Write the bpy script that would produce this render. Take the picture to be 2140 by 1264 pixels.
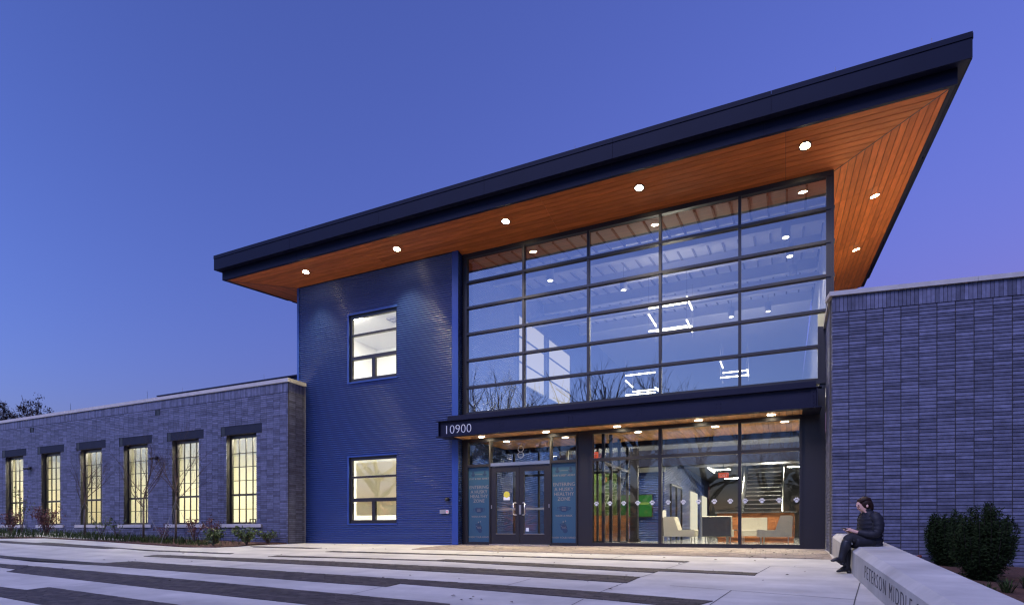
import bpy, bmesh, math, random
from mathutils import Vector, Matrix
R_ = math.radians
random.seed(7)
for o_ in list(bpy.data.objects):
    bpy.data.objects.remove(o_)
SC = bpy.context.scene
COL = SC.collection

# ------------------------------------------------------------------ camera, sky, exposure
cam = bpy.data.cameras.new('camera')
cam.sensor_width = 36.0
cam.lens = 36.0 * 1216 / 2140
cam.shift_y = (1105 - 632) / 2140
cam.clip_start = 0.05
cam.clip_end = 2000
camo = bpy.data.objects.new('camera', cam)
COL.objects.link(camo)
camo.location = (0, -15, 0.46)
camo.rotation_euler = (R_(90), 0, math.atan2(572, 1216))
SC.camera = camo

world = bpy.data.worlds.new('World')
SC.world = world
world.use_nodes = True
wn = world.node_tree
bgn = wn.nodes['Background']
sky = wn.nodes.new('ShaderNodeTexSky')
sky.sky_type = 'NISHITA'
sky.sun_disc = False
sky.sun_elevation = R_(-2.0)
sky.sun_rotation = R_(216)
sky.ozone_density = 4.0
sky.air_density = 1.0
sky.dust_density = 1.0
tint = wn.nodes.new('ShaderNodeMix'); tint.data_type = 'RGBA'; tint.blend_type = 'MULTIPLY'; tint.inputs['Factor'].default_value = 1
tint.inputs['B'].default_value = (1.26, 1.05, .95, 1)      # camera white balance of the dusk sky
wn.links.new(sky.outputs[0], tint.inputs['A'])
wn.links.new(tint.outputs['Result'], bgn.inputs[0])
bgn.inputs[1].default_value = 1.0

sun = bpy.data.lights.new('sun', 'SUN')       # soft afterglow from the western sky behind the viewer
sun.energy = 0.62
sun.angle = R_(28)
sun.color = (.61, .60, 1.0)
suno = bpy.data.objects.new('sun', sun)
COL.objects.link(suno)
suno.rotation_euler = Vector((.20, .66, -.74)).to_track_quat('-Z', 'Y').to_euler()

SC.view_settings.view_transform = 'Standard'
SC.view_settings.look = 'None'
SC.view_settings.gamma = 1.0
SC.view_settings.exposure = 2.3
SC.render.engine = 'CYCLES'
SC.cycles.max_bounces = 8
SC.cycles.transparent_max_bounces = 16
SC.cycles.glossy_bounces = 4
SC.cycles.diffuse_bounces = 4
SC.cycles.caustics_reflective = False
SC.cycles.caustics_refractive = False
SC.cycles.sample_clamp_indirect = 1.5
SC.cycles.filter_width = 1.3
SC.cycles.blur_glossy = 0.5

# ------------------------------------------------------------------ materials
def mat(name, col, rough=0.6, metal=0.0, spec=0.5, noise=None, attr=None, bump=None, emis=None, streak=None):
    """noise=(scale, amount, detail), attr=amount of per-piece variation, bump=(scale, strength, dist)"""
    m = bpy.data.materials.new(name)
    m.use_nodes = True
    nt = m.node_tree
    b = nt.nodes['Principled BSDF']
    b.inputs['Roughness'].default_value = rough
    b.inputs['Metallic'].default_value = metal
    b.inputs['Specular IOR Level'].default_value = spec
    L = nt.links.new
    N = nt.nodes.new
    rgb = N('ShaderNodeRGB'); rgb.outputs[0].default_value = (*col, 1)
    cur = rgb.outputs[0]
    tc = N('ShaderNodeTexCoord')
    geo = N('ShaderNodeNewGeometry')
    if noise:
        nz = N('ShaderNodeTexNoise'); nz.inputs['Scale'].default_value = noise[0]
        nz.inputs['Detail'].default_value = noise[2] if len(noise) > 2 else 6
        nz.inputs['Roughness'].default_value = 0.65
        L(geo.outputs['Position'], nz.inputs['Vector'])
        mr = N('ShaderNodeMapRange'); mr.inputs['From Min'].default_value = .3; mr.inputs['From Max'].default_value = .7
        mr.inputs['To Min'].default_value = 1 - noise[1]; mr.inputs['To Max'].default_value = 1 + noise[1]
        L(nz.outputs['Fac'], mr.inputs['Value'])
        mx = N('ShaderNodeMix'); mx.data_type = 'RGBA'; mx.blend_type = 'MULTIPLY'; mx.inputs['Factor'].default_value = 1
        L(cur, mx.inputs['A']); L(mr.outputs['Result'], mx.inputs['B']); cur = mx.outputs['Result']
    if streak:
        mp = N('ShaderNodeMapping'); mp.inputs['Scale'].default_value = streak[0]
        L(geo.outputs['Position'], mp.inputs['Vector'])
        nz = N('ShaderNodeTexNoise'); nz.inputs['Scale'].default_value = 1; nz.inputs['Detail'].default_value = 5
        L(mp.outputs[0], nz.inputs['Vector'])
        mr = N('ShaderNodeMapRange'); mr.inputs['From Min'].default_value = .3; mr.inputs['From Max'].default_value = .7
        mr.inputs['To Min'].default_value = 1 - streak[1]; mr.inputs['To Max'].default_value = 1 + streak[1]
        L(nz.outputs['Fac'], mr.inputs['Value'])
        mx = N('ShaderNodeMix'); mx.data_type = 'RGBA'; mx.blend_type = 'MULTIPLY'; mx.inputs['Factor'].default_value = 1
        L(cur, mx.inputs['A']); L(mr.outputs['Result'], mx.inputs['B']); cur = mx.outputs['Result']
    if attr:
        at = N('ShaderNodeAttribute'); at.attribute_name = 'rnd'
        mr = N('ShaderNodeMapRange'); mr.inputs['To Min'].default_value = 1 - attr; mr.inputs['To Max'].default_value = 1 + attr
        L(at.outputs['Fac'], mr.inputs['Value'])
        mx = N('ShaderNodeMix'); mx.data_type = 'RGBA'; mx.blend_type = 'MULTIPLY'; mx.inputs['Factor'].default_value = 1
        L(cur, mx.inputs['A']); L(mr.outputs['Result'], mx.inputs['B']); cur = mx.outputs['Result']
    L(cur, b.inputs['Base Color'])
    if bump:
        nz = N('ShaderNodeTexNoise'); nz.inputs['Scale'].default_value = bump[0]; nz.inputs['Detail'].default_value = 6
        L(geo.outputs['Position'], nz.inputs['Vector'])
        bp = N('ShaderNodeBump'); bp.inputs['Strength'].default_value = bump[1]; bp.inputs['Distance'].default_value = bump[2]
        L(nz.outputs['Fac'], bp.inputs['Height']); L(bp.outputs[0], b.inputs['Normal'])
    if emis:
        b.inputs['Emission Color'].default_value = (*emis[0], 1)
        b.inputs['Emission Strength'].default_value = emis[1]
    return m

def glass(name, base=0.12, tint=(.93, .96, .97), wav=0.0, rough=0.0, gcol=(.95, .95, 1)):
    m = bpy.data.materials.new(name); m.use_nodes = True
    nt = m.node_tree; nt.nodes.clear(); N = nt.nodes.new; L = nt.links.new
    out = N('ShaderNodeOutputMaterial')
    tr = N('ShaderNodeBsdfTransparent'); tr.inputs[0].default_value = (*tint, 1)
    gl = N('ShaderNodeBsdfGlossy'); gl.inputs['Roughness'].default_value = rough; gl.inputs[0].default_value = (*gcol, 1)
    fr = N('ShaderNodeFresnel'); fr.inputs[0].default_value = 1.5
    ma = N('ShaderNodeMath'); ma.operation = 'MULTIPLY_ADD'; ma.inputs[1].default_value = 1.5; ma.inputs[2].default_value = base
    ma.use_clamp = True
    L(fr.outputs[0], ma.inputs[0])
    if wav:
        geo = N('ShaderNodeNewGeometry')
        nz = N('ShaderNodeTexNoise'); nz.inputs['Scale'].default_value = 1.6; nz.inputs['Detail'].default_value = 1
        L(geo.outputs['Position'], nz.inputs['Vector'])
        bp = N('ShaderNodeBump'); bp.inputs['Strength'].default_value = wav; bp.inputs['Distance'].default_value = .01
        L(nz.outputs['Fac'], bp.inputs['Height']); L(bp.outputs[0], gl.inputs['Normal'])
    mix = N('ShaderNodeMixShader')
    L(ma.outputs[0], mix.inputs[0]); L(tr.outputs[0], mix.inputs[1]); L(gl.outputs[0], mix.inputs[2])
    L(mix.outputs[0], out.inputs[0])
    return m

M = {}
M['concrete'] = mat('concrete', (.435, .415, .37), .75, noise=(1.1, .20, 12), bump=(60, .15, .004), streak=((.45, 2.2, 1), .13))
M['joint'] = mat('concrete_joint', (.05, .048, .045), .9)
M['paver'] = mat('dark_paver', (.050, .040, .036), .8, noise=(6, .25), attr=.38, bump=(70, .4, .004))
M['paver_light'] = mat('tan_paver', (.25, .20, .155), .8, noise=(6, .2), attr=.2, bump=(70, .4, .004))
M['sand'] = mat('paver_joint_sand', (.03, .027, .024), .95)
M['ground'] = mat('asphalt', (.05, .05, .052), .9, noise=(3, .2), bump=(50, .3, .005))
M['mulch'] = mat('mulch', (.075, .032, .018), .95, noise=(14, .6), bump=(45, 1.0, .03))
def brickmat():
    m = mat('ironspot_brick', (.114, .118, .176), .5, spec=.35, noise=(9, .25), attr=.33, bump=(90, .25, .003))
    return m
M['brick'] = brickmat()
M['mortar'] = mat('grey_mortar', (.055, .05, .05), .9, noise=(30, .15))
M['stone'] = mat('cast_stone', (.46, .43, .39), .7, noise=(4, .1), bump=(50, .15, .003))
M['blue'] = mat('blue_painted_metal', (.018, .043, .170), .28, spec=.7, noise=(2.5, .06))
M['blue_flat'] = mat('blue_flat_trim', (.020, .055, .24), .4, spec=.5)
M['navy'] = mat('navy_steel', (.012, .013, .030), .55, spec=.15, noise=(3, .08))
M['fascia'] = mat('navy_fascia_metal', (.007, .010, .026), .6, spec=.10, noise=(1.2, .08))
M['bronze'] = mat('dark_bronze_frame', (.014, .012, .015), .4, spec=.5)
M['black'] = mat('black_metal', (.012, .012, .014), .45)
M['lintel'] = mat('grey_lintel_steel', (.028, .032, .046), .7, spec=.06, noise=(4, .1))
M['wood'] = mat('cedar_soffit', (.58, .155, .038), .55, spec=.2, attr=.16, streak=((2.0, 14, 14), .16))
M['wood_y'] = mat('cedar_soffit_side', (.58, .155, .038), .55, spec=.2, attr=.16, streak=((14, 2.0, 14), .16))
M['wood_can'] = mat('cedar_canopy', (.62, .30, .11), .5, attr=.22, streak=((14, 2.0, 14), .2))
M['wood_desk'] = mat('knotty_pine', (.30, .105, .035), .45, attr=.12, streak=((1.5, 9, 9), .35), noise=(5, .15))
M['glass_up'] = glass('curtain_wall_glass', .40, (.80, .80, .80), wav=.05, gcol=(1.0, .80, .69))
M['glass'] = glass('storefront_glass', .005, (.92, .95, .94), wav=.15)
M['glass_wing'] = glass('window_glass', .07, (.93, .95, .93), wav=.08)
M['white'] = mat('white_paint', (.78, .77, .72), .8)
M['cream'] = mat('cream_paint', (.78, .75, .60), .85)
M['ceil'] = mat('ceiling_white', (.75, .75, .74), .85)
M['deck'] = mat('painted_deck', (.42, .42, .45), .7)
M['deckrib'] = mat('dark_deck_rib', (.15, .15, .165), .8)  # ribs coloured darker than the deck
M['steelgrey'] = mat('grey_steel', (.22, .22, .23), .5)
M['chrome'] = mat('brushed_steel', (.62, .61, .58), .28, metal=1.0)
M['floor'] = mat('polished_concrete', (.30, .29, .27), .16, noise=(1.5, .15))
M['roofwhite'] = mat('white_bounce_roof', (.75, .74, .72), .8)
M['darkwall'] = mat('charcoal_wall', (.06, .06, .065), .7)
M['olive'] = mat('grey_green_wall', (.22, .21, .17), .7)
M['green'] = mat('lime_panel', (.10, .16, .03), .6)
M['screen'] = mat('green_screen', (.005, .04, .008), .4, emis=((.01, .22, .02), .05))
M['fabric'] = mat('light_grey_fabric', (.50, .47, .40), .95, noise=(120, .08), bump=(260, .3, .002))
M['fabric_d'] = mat('dark_grey_fabric', (.13, .13, .135), .95, noise=(120, .08), bump=(260, .3, .002))
M['decal'] = mat('blue_window_film', (.022, .075, .12), .5)
M['decaltxt'] = mat('tan_print', (.24, .21, .17), .6)
M['decalico'] = mat('navy_print', (.012, .035, .08), .6)
M['lettering'] = mat('white_lettering', (.80, .79, .74), .5)
M['frosted'] = mat('frosted_vinyl', (.58, .59, .58), .7)
M['engrave'] = mat('engraved_letter', (.055, .05, .05), .9)
M['trunk'] = mat('bark', (.10, .075, .06), .9, noise=(25, .3))
M['twig'] = mat('twig_bark', (.085, .055, .05), .9)
M['yew'] = mat('yew_needles', (.014, .024, .007), .8, spec=.1, attr=.5)
M['grassm'] = mat('grass_blades', (.035, .055, .016), .8, spec=.15, attr=.5)
M['redleaf'] = mat('maroon_leaves', (.085, .018, .020), .6, attr=.5)
M['greenleaf'] = mat('leaf_green', (.055, .085, .018), .55, attr=.45)
M['oakleaf'] = mat('brown_leaves', (.045, .028, .020), .7, attr=.5)
M['yewstem'] = mat('dark_yew_wood', (.022, .016, .012), .9)
M['skin'] = mat('skin', (.62, .36, .27), .5)
M['hair'] = mat('dark_hair', (.022, .010, .007), .6, spec=.2)
M['coat'] = mat('black_puffer', (.014, .014, .020), .6, spec=.25)
M['boot'] = mat('black_leather', (.011, .011, .015), .45, spec=.4)
M['legging'] = mat('black_legging', (.010, .010, .012), .8)
M['orange'] = mat('orange_cable', (.22, .045, .02), .5)
M['signred'] = mat('exit_sign', (.5, .05, .03), .5, emis=((1, .15, .08), .10))
M['yellow'] = mat('yellow_sticker', (.65, .55, .05), .5)
def emit(name, col, s):
    m = bpy.data.materials.new(name); m.use_nodes = True
    nt = m.node_tree; nt.nodes.clear()
    o = nt.nodes.new('ShaderNodeOutputMaterial'); e = nt.nodes.new('ShaderNodeEmission')
    e.inputs[0].default_value = (*col, 1); e.inputs[1].default_value = s
    nt.links.new(e.outputs[0], o.inputs[0]); return m
M['lamp'] = emit('downlight_lens', (1, .80, .50), 32)
M['lampcan'] = emit('canopy_lens', (1, .86, .62), 14)
M['led'] = emit('led_tube', (1, .95, .72), 4)
M['panel'] = emit('ceiling_light_panel', (1, .93, .68), 22.0)
M['panelw'] = emit('ceiling_light_panel_white', (1, .93, .76), 38.0)

# ------------------------------------------------------------------ mesh helpers
class MB:
    def __init__(s): s.v = []; s.f = []; s.a = []
    def add(s, vs, fs, r=None):
        n = len(s.v); s.v += [tuple(p) for p in vs]
        r = random.random() if r is None else r
        for q in fs: s.f.append([n + i for i in q]); s.a.append(r)
        return s
    def box(s, x0, x1, y0, y1, z0, z1, r=None):
        return s.hexa([(x0, y0, z0), (x1, y0, z0), (x1, y1, z0), (x0, y1, z0), (x0, y0, z1), (x1, y0, z1), (x1, y1, z1), (x0, y1, z1)], r)
    def hexa(s, p, r=None):
        return s.add(p, [(3, 2, 1, 0), (4, 5, 6, 7), (0, 1, 5, 4), (1, 2, 6, 5), (2, 3, 7, 6), (3, 0, 4, 7)], r)
    def prism(s, poly, z0, z1, r=None):
        n = len(poly); zf0 = z0 if callable(z0) else (lambda x, y: z0); zf1 = z1 if callable(z1) else (lambda x, y: z1)
        vs = [(x, y, zf0(x, y)) for x, y in poly] + [(x, y, zf1(x, y)) for x, y in poly]
        fs = [tuple(range(n - 1, -1, -1)), tuple(range(n, 2 * n))] + [(i, (i + 1) % n, n + (i + 1) % n, n + i) for i in range(n)]
        return s.add(vs, fs, r)
    def extr(s, prof, y0, y1, r=None):
        """profile of (x,z) extruded along y"""
        n = len(prof)
        vs = [(x, y0, z) for x, z in prof] + [(x, y1, z) for x, z in prof]
        fs = [tuple(range(n)), tuple(range(2 * n - 1, n - 1, -1))] + [(i, n + i, n + (i + 1) % n, (i + 1) % n) for i in range(n)]
        return s.add(vs, fs, r)
    def tube(s, p0, p1, r0, r1=None, n=6, cap=True, r=None):
        r1 = r0 if r1 is None else r1
        p0 = Vector(p0); p1 = Vector(p1); d = (p1 - p0)
        if d.length < 1e-6: return s
        d.normalize(); u = d.orthogonal().normalized(); w = d.cross(u)
        vs = []
        for p, rr in ((p0, r0), (p1, r1)):
            for k in range(n):
                a = 2 * math.pi * k / n
                vs.append(p + (u * math.cos(a) + w * math.sin(a)) * rr)
        fs = [(k, (k + 1) % n, n + (k + 1) % n, n + k) for k in range(n)]
        if cap: fs += [tuple(range(n - 1, -1, -1)), tuple(range(n, 2 * n))]
        return s.add(vs, fs, r)
    def path(s, pts, rad, n=6):
        for i in range(len(pts) - 1):
            r0 = rad[i] if isinstance(rad, (list, tuple)) else rad
            r1 = rad[i + 1] if isinstance(rad, (list, tuple)) else rad
            s.tube(pts[i], pts[i + 1], r0, r1, n)
        return s
    def ball(s, c, rx, ry=None, rz=None, nu=10, nv=7, r=None):
        ry = ry or rx; rz = rz or rx; vs = [(c[0], c[1], c[2] - rz)]; fs = []
        for j in range(1, nv):
            t = math.pi * j / nv - math.pi / 2
            for i in range(nu):
                a = 2 * math.pi * i / nu
                vs.append((c[0] + rx * math.cos(t) * math.cos(a), c[1] + ry * math.cos(t) * math.sin(a), c[2] + rz * math.sin(t)))
        vs.append((c[0], c[1], c[2] + rz)); top = len(vs) - 1
        for i in range(nu): fs.append((0, 1 + (i + 1) % nu, 1 + i))
        for j in range(nv - 2):
            for i in range(nu):
                a = 1 + j * nu + i; b = 1 + j * nu + (i + 1) % nu
                fs.append((a, b, b + nu, a + nu))
        for i in range(nu): fs.append((top, 1 + (nv - 2) * nu + i, 1 + (nv - 2) * nu + (i + 1) % nu))
        return s.add(vs, fs, r)
    def mesh(s, name, m, smooth=False):
        me = bpy.data.meshes.new(name)
        me.from_pydata(s.v, [], s.f)
        at = me.attributes.new('rnd', 'FLOAT', 'FACE')
        at.data.foreach_set('value', s.a)
        if smooth: me.polygons.foreach_set('use_smooth', [True] * len(s.f))
        me.materials.append(m); me.update()
        return me
    def build(s, name, m, parent=None, smooth=False, local=False):
        return link(s.mesh(name, m, smooth), name, parent, local)

def link(me, name, parent=None, local=False, mw=None):
    o = bpy.data.objects.new(name, me); COL.objects.link(o)
    if mw is not None: o.matrix_basis = mw
    if parent is not None:
        o.parent = parent
        if not local and parent.type == 'EMPTY':
            o.matrix_parent_inverse = parent.matrix_basis.inverted()
    return o

def thing(name, label, cat, loc=(0, 0, 0), rotz=0, group=None):
    o = bpy.data.objects.new(name, None); COL.objects.link(o)
    o.empty_display_size = .2
    o.location = loc; o.rotation_euler = (0, 0, rotz)
    o.matrix_basis = Matrix.Translation(loc) @ Matrix.Rotation(rotz, 4, 'Z')
    o['label'] = label; o['category'] = cat
    if group: o['group'] = group
    return o
def tag(o, label, cat, group=None):
    o['label'] = label; o['category'] = cat
    if group: o['group'] = group
    return o
def struct(o): o['kind'] = 'structure'; return o
def stuff(o): o['kind'] = 'stuff'; return o
def copy_tree(o, parent=None):
    c = o.copy(); COL.objects.link(c)
    if parent is not None: c.parent = parent
    for ch in list(o.children): copy_tree(ch, c)
    return c
def quad(name, pts, m, parent=None):
    return MB().add(pts, [(0, 1, 2, 3)]).build(name, m, parent)

def text(body, size, mw, m, name, parent=None, extrude=.002, align='CENTER', spacing=1.0, offset=0.0, sx=1.0):
    cu = bpy.data.curves.new('txt', 'FONT'); cu.body = body; cu.size = size; cu.extrude = extrude
    cu.align_x = align; cu.space_character = spacing; cu.offset = offset; cu.resolution_u = 3
    to = bpy.data.objects.new('txt', cu); COL.objects.link(to)
    dg = bpy.context.evaluated_depsgraph_get(); dg.update()
    me = bpy.data.meshes.new_from_object(to.evaluated_get(dg))
    bpy.data.objects.remove(to); bpy.data.curves.remove(cu)
    if sx != 1.0: me.transform(Matrix.Scale(sx, 4, (1, 0, 0)))
    me.name = name; me.materials.clear(); me.materials.append(m)
    return link(me, name, parent, mw=mw)
FACE = Matrix.Rotation(R_(90), 4, 'X')          # text standing up, read from -Y

def gz(x, y):
    """height of the plaza: nearly level by the doors, falling towards the street"""
    d = -y
    if d < 2: z = -.02 * max(d, 0)
    elif d < 17: z = -.04 - .065 * (d - 2)
    else: z = -.04 - .065 * 15 - .01 * (d - 17)
    if x < -17: z += .03 * min(-17 - x, 12)
    return z

M['blind'] = mat('translucent_blind', (.80, .76, .62), .9)
_nt = M['blind'].node_tree; _tl = _nt.nodes.new('ShaderNodeBsdfTranslucent'); _tl.inputs[0].default_value = (.80, .76, .62, 1)
_mx = _nt.nodes.new('ShaderNodeMixShader'); _mx.inputs[0].default_value = .5
_nt.links.new(_nt.nodes['Principled BSDF'].outputs[0], _mx.inputs[1]); _nt.links.new(_tl.outputs[0], _mx.inputs[2])
_nt.links.new(_mx.outputs[0], _nt.nodes['Material Output'].inputs[0])
# ------------------------------------------------------------------ ground and plaza
def sheet(name, xs, ys, zf, m, parent=None):
    b = MB(); nx = len(xs)
    vs = [(x, y, zf(x, y)) for y in ys for x in xs]
    fs = [(j * nx + i, j * nx + i + 1, (j + 1) * nx + i + 1, (j + 1) * nx + i) for j in range(len(ys) - 1) for i in range(nx - 1)]
    return b.add(vs, fs, .5).build(name, m, parent)
GX = [-600, -200, -60, -40, -29, -17, -8, 1.3, 20, 60, 200, 600]
struct(sheet('ground', GX, [-600, -200, -60, -17, -2, 0, 60, 200, 600], lambda x, y: gz(x, min(y, 0)) - .35 if y > -30 else -1.45, M['ground']))
plaza = struct(sheet('plaza', [-40, -29, -17, -8, 1.32], [-19, -17, -2, 0.1], gz, M['concrete']))

STR = {
 'S1': [((-24.88, -4.2), (-23.95, -4.61)), ((-22.78, -4.12), (-22.0, -4.49)), ((-22.61, -3.87), (-21.43, -4.45)), ((-19.32, -3.92), (-18.65, -4.31)), ((-18.5, -3.94), (-18.39, -4.04)), ((-16.45, -3.97), (-16.12, -4.2)), ((-13.22, -4.2), (-13.14, -4.38))],
 'S2': [((-24.6, -6.3), (-23.9, -6.62)), ((-19.48, -6.55), (-18.75, -6.86)), ((-14.51, -6.67), (-13.9, -7.02)), ((-14.17, -6.24), (-12.69, -7.16)), ((-12.82, -6.41), (-11.54, -7.27)), ((-7.54, -6.9), (-6.79, -7.72)), ((-6.09, -7.03), (-5.49, -7.81)), ((-5.79, -7.06), (-5.47, -7.5)), ((-3.9, -7.22), (-3.65, -7.72)), ((-2.23, -7.41), (-2.07, -7.93)), ((-0.79, -7.65), (-1.0, -8.14))],
 'S3': [((-15.23, -4.93), (-15.23, -5.31)), ((-8.85, -5.21), (-8.25, -5.88)), ((-4.72, -5.58), (-4.39, -6.24)), ((-2.06, -5.89), (-2.12, -6.53))],
 'S4': [((-21.5, -7.25), (-20.6, -7.6)), ((-17.36, -7.47), (-16.39, -7.89)), ((-16.05, -7.49), (-15.23, -8.05)), ((-15.66, -7.53), (-15.08, -8.34)), ((-10.37, -8.05), (-8.95, -9.0)), ((-5.85, -8.53), (-5.09, -9.37)), ((-3.79, -8.76), (-3.33, -9.53))],
 'S5': [((-16.0, -9.3), (-15.0, -9.85)), ((-12.27, -9.68), (-10.87, -10.28)), ((-11.26, -9.75), (-9.84, -10.41)), ((-11.25, -9.45), (-9.45, -10.46)), ((-7.46, -9.87), (-6.12, -10.79)), ((-4.31, -10.24), (-3.51, -11.11))],
 'S6': [((-11.4, -4.43), (-11.43, -4.69)), ((-9.55, -4.44), (-9.41, -4.6)), ((-6.69, -4.53), (-6.62, -4.64)), ((-6.6, -4.32), (-6.38, -4.68)), ((-5.26, -4.49), (-5.06, -4.9)), ((-2.07, -4.86), (-1.96, -5.36)), ((-1.97, -4.86), (-1.92, -5.15)), ((-0.4, -5.02), (-0.43, -5.32))],
 'S7': [((-10.74, -3.18), (-10.8, -3.41)), ((-5.81, -3.4), (-5.74, -3.54)), ((-2.19, -3.62), (-2.16, -3.78)), ((-1.63, -3.67), (-1.71, -3.85))],
 'S8': [((-14.76, -2.37), (-14.31, -2.62)), ((-11.78, -2.49), (-11.97, -2.72))],
 'S9': [((-8.82, -0.36), (-8.81, -2.41)), ((-8.63, -0.36), (-8.6, -2.42)), ((-8.62, -0.09), (-8.59, -2.42)), ((-4.0, -0.09), (-4.0, -2.65)), ((0.78, -0.09), (0.78, -2.86))],
}
def clip(poly, q):
    """convex clip of poly by convex polygon q"""
    ar = sum(q[i][0] * q[(i + 1) % len(q)][1] - q[(i + 1) % len(q)][0] * q[i][1] for i in range(len(q)))
    if ar < 0: q = q[::-1]
    for i in range(len(q)):
        a, b = q[i], q[(i + 1) % len(q)]
        if abs(a[0] - b[0]) + abs(a[1] - b[1]) < 1e-6: continue
        out = []
        def sd(p): return (b[0] - a[0]) * (p[1] - a[1]) - (b[1] - a[1]) * (p[0] - a[0])
        for k in range(len(poly)):
            p, r = poly[k], poly[(k + 1) % len(poly)]
            sp, sr = sd(p), sd(r)
            if sp >= 0: out.append(p)
            if (sp >= 0) != (sr >= 0):
                t = sp / (sp - sr); out.append((p[0] + t * (r[0] - p[0]), p[1] + t * (r[1] - p[1])))
        poly = out
        if len(poly) < 3: return []
    return poly
def area(p): return abs(sum(p[i][0] * p[(i + 1) % len(p)][1] - p[(i + 1) % len(p)][0] * p[i][1] for i in range(len(p)))) / 2
pav = []
for key, prs in STR.items():
    base = MB()
    t0 = Vector(prs[0][0]); t1 = Vector(prs[-1][0]); e = (t1 - t0).normalized(); n = Vector((-e.y, e.x))
    for i in range(len(prs) - 1):
        q = [prs[i][0], prs[i + 1][0], prs[i + 1][1], prs[i][1]]
        base.add([(x, y, gz(x, y) + .004) for x, y in q], [(3, 2, 1, 0)], .5)
        ss = [(Vector(p) - t0).dot(e) for p in q]; tt = [(Vector(p) - t0).dot(n) for p in q]
        PL, PW, g = (.20, .10, .006)
        for r in range(math.floor(min(tt) / PW), math.ceil(max(tt) / PW)):
            off = (r % 2) * PL / 2
            for cidx in range(math.floor((min(ss) - off) / PL), math.ceil((max(ss) - off) / PL)):
                s0 = cidx * PL + off; rect = []
                for a_, b_ in ((s0 + g / 2, r * PW + g / 2), (s0 + PL - g / 2, r * PW + g / 2), (s0 + PL - g / 2, r * PW + PW - g / 2), (s0 + g / 2, r * PW + PW - g / 2)):
                    p = t0 + e * a_ + n * b_; rect.append((p.x, p.y))
                pc = clip(rect, q)
                if len(pc) >= 3 and area(pc) > .0008:
                    cx = sum(p[0] for p in pc) / len(pc); cy = sum(p[1] for p in pc) / len(pc)
                    pav.append((math.hypot(cx, cy + 15) if cy > -10.6 else 99, pc, key == 'S9'))
    base.build('paver_bedding', M['sand'], plaza)
pav.sort(key=lambda t: t[0])
rest = {False: MB(), True: MB()}
for i, (dd, pc, lightp) in enumerate(pav):
    dz = random.uniform(.009, .0125)
    b = MB() if i < 300 else rest[lightp]
    b.prism(pc, lambda x, y: gz(x, y) + .002, lambda x, y: gz(x, y) + dz)
    if i < 300: b.build('paver', M['paver_light' if lightp else 'paver'], plaza)
stuff(rest[False].build('paver', M['paver'], plaza)); stuff(rest[True].build('paver', M['paver_light'], plaza))
JN = [((-1.63, -3.7), (-1.87, -4.82)), ((-0.24, -4.12), (-0.4, -5.02)), ((-0.65, -6.79), (-0.8, -7.88)), ((-1.94, -5.33), (-2.06, -5.9)), ((-2.16, -6.55), (-2.27, -7.36)), ((-2.32, -7.94), (-2.36, -9.4)), ((0.93, -5.68), (0.74, -7.07)), ((0.74, -7.07), (0.5, -9.0)),
      ((-0.24, -4.12), (0.86, -4.18)), ((-0.65, -6.79), (0.76, -7.09)), ((-1.48, -6.6), (-0.65, -6.79)), ((-5.56, -7.84), (-5.57, -8.52)), ((-11.1, -8.78), (-11.21, -9.4)), ((-10.92, -7.96), (-10.84, -7.4)), ((-3.67, -6.49), (-3.76, -7.17)), ((-10.58, -6.46), (-10.43, -5.79)),
      ((-6.9, -2.6), (-7.0, -3.3)), ((-3.1, -2.75), (-3.2, -3.55)), ((-11.0, -0.4), (-11.1, -2.4)), ((-13.0, -5.2), (-13.1, -6.3))]
jb = MB()
for a, b in JN:
    a = Vector(a); b = Vector(b); d = (b - a).normalized(); n = Vector((-d.y, d.x)) * .006
    jb.add([(p.x, p.y, gz(p.x, p.y) + .003) for p in (a - n, b - n, b + n, a + n)], [(0, 1, 2, 3)], .5)
jb.build('slab_joint', M['joint'], plaza)
# scattered leaves on the paving
fl = MB()
for i in range(90):
    x = random.choice([random.uniform(-5, .7), random.uniform(-16, .5)]); y = random.uniform(-3, -.2) if i < 38 else random.uniform(-9, -2.5)
    a = random.uniform(0, 6.3); s_ = random.uniform(.018, .04); z = gz(x, y) + .014
    c_, k_ = math.cos(a), math.sin(a)
    fl.add([(x + s_ * c_, y + s_ * k_, z), (x - s_ * k_ * .6, y + s_ * c_ * .6, z + .012), (x - s_ * c_, y - s_ * k_, z + .004), (x + s_ * k_ * .6, y - s_ * c_ * .6, z + .012)], [(0, 1, 2, 3)])
lv = stuff(fl.build('fallen_leaves', M['oakleaf'])); tag(lv, 'small dry brown leaves scattered over the plaza paving', 'leaves')

# ------------------------------------------------------------------ planting beds
BEDL = [(-34, -1.05), (-14.62, -1.05), (-14.68, -1.35), (-15.0, -1.9), (-15.1, -2.5), (-15.6, -2.88), (-16.6, -2.97), (-21.7, -2.9), (-24.6, -2.98), (-25.9, -3.75), (-34, -3.9)]
bl = MB(); bl.prism(BEDL[::-1], lambda x, y: gz(x, y) - .3, lambda x, y: gz(x, y) + .03)
bed = struct(bl.build('planting_bed', M['mulch']))
def zbed(x, y): return -.05 - .06 * (x - .9) - .05 * (-1.6 - y)
struct(sheet('planting_bed', [1.40, 2.2, 3, 4, 6, 9, 14], [-12, -9, -7, -5, -4, -3, -2, -1, 2], zbed, M['mulch']))

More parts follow.
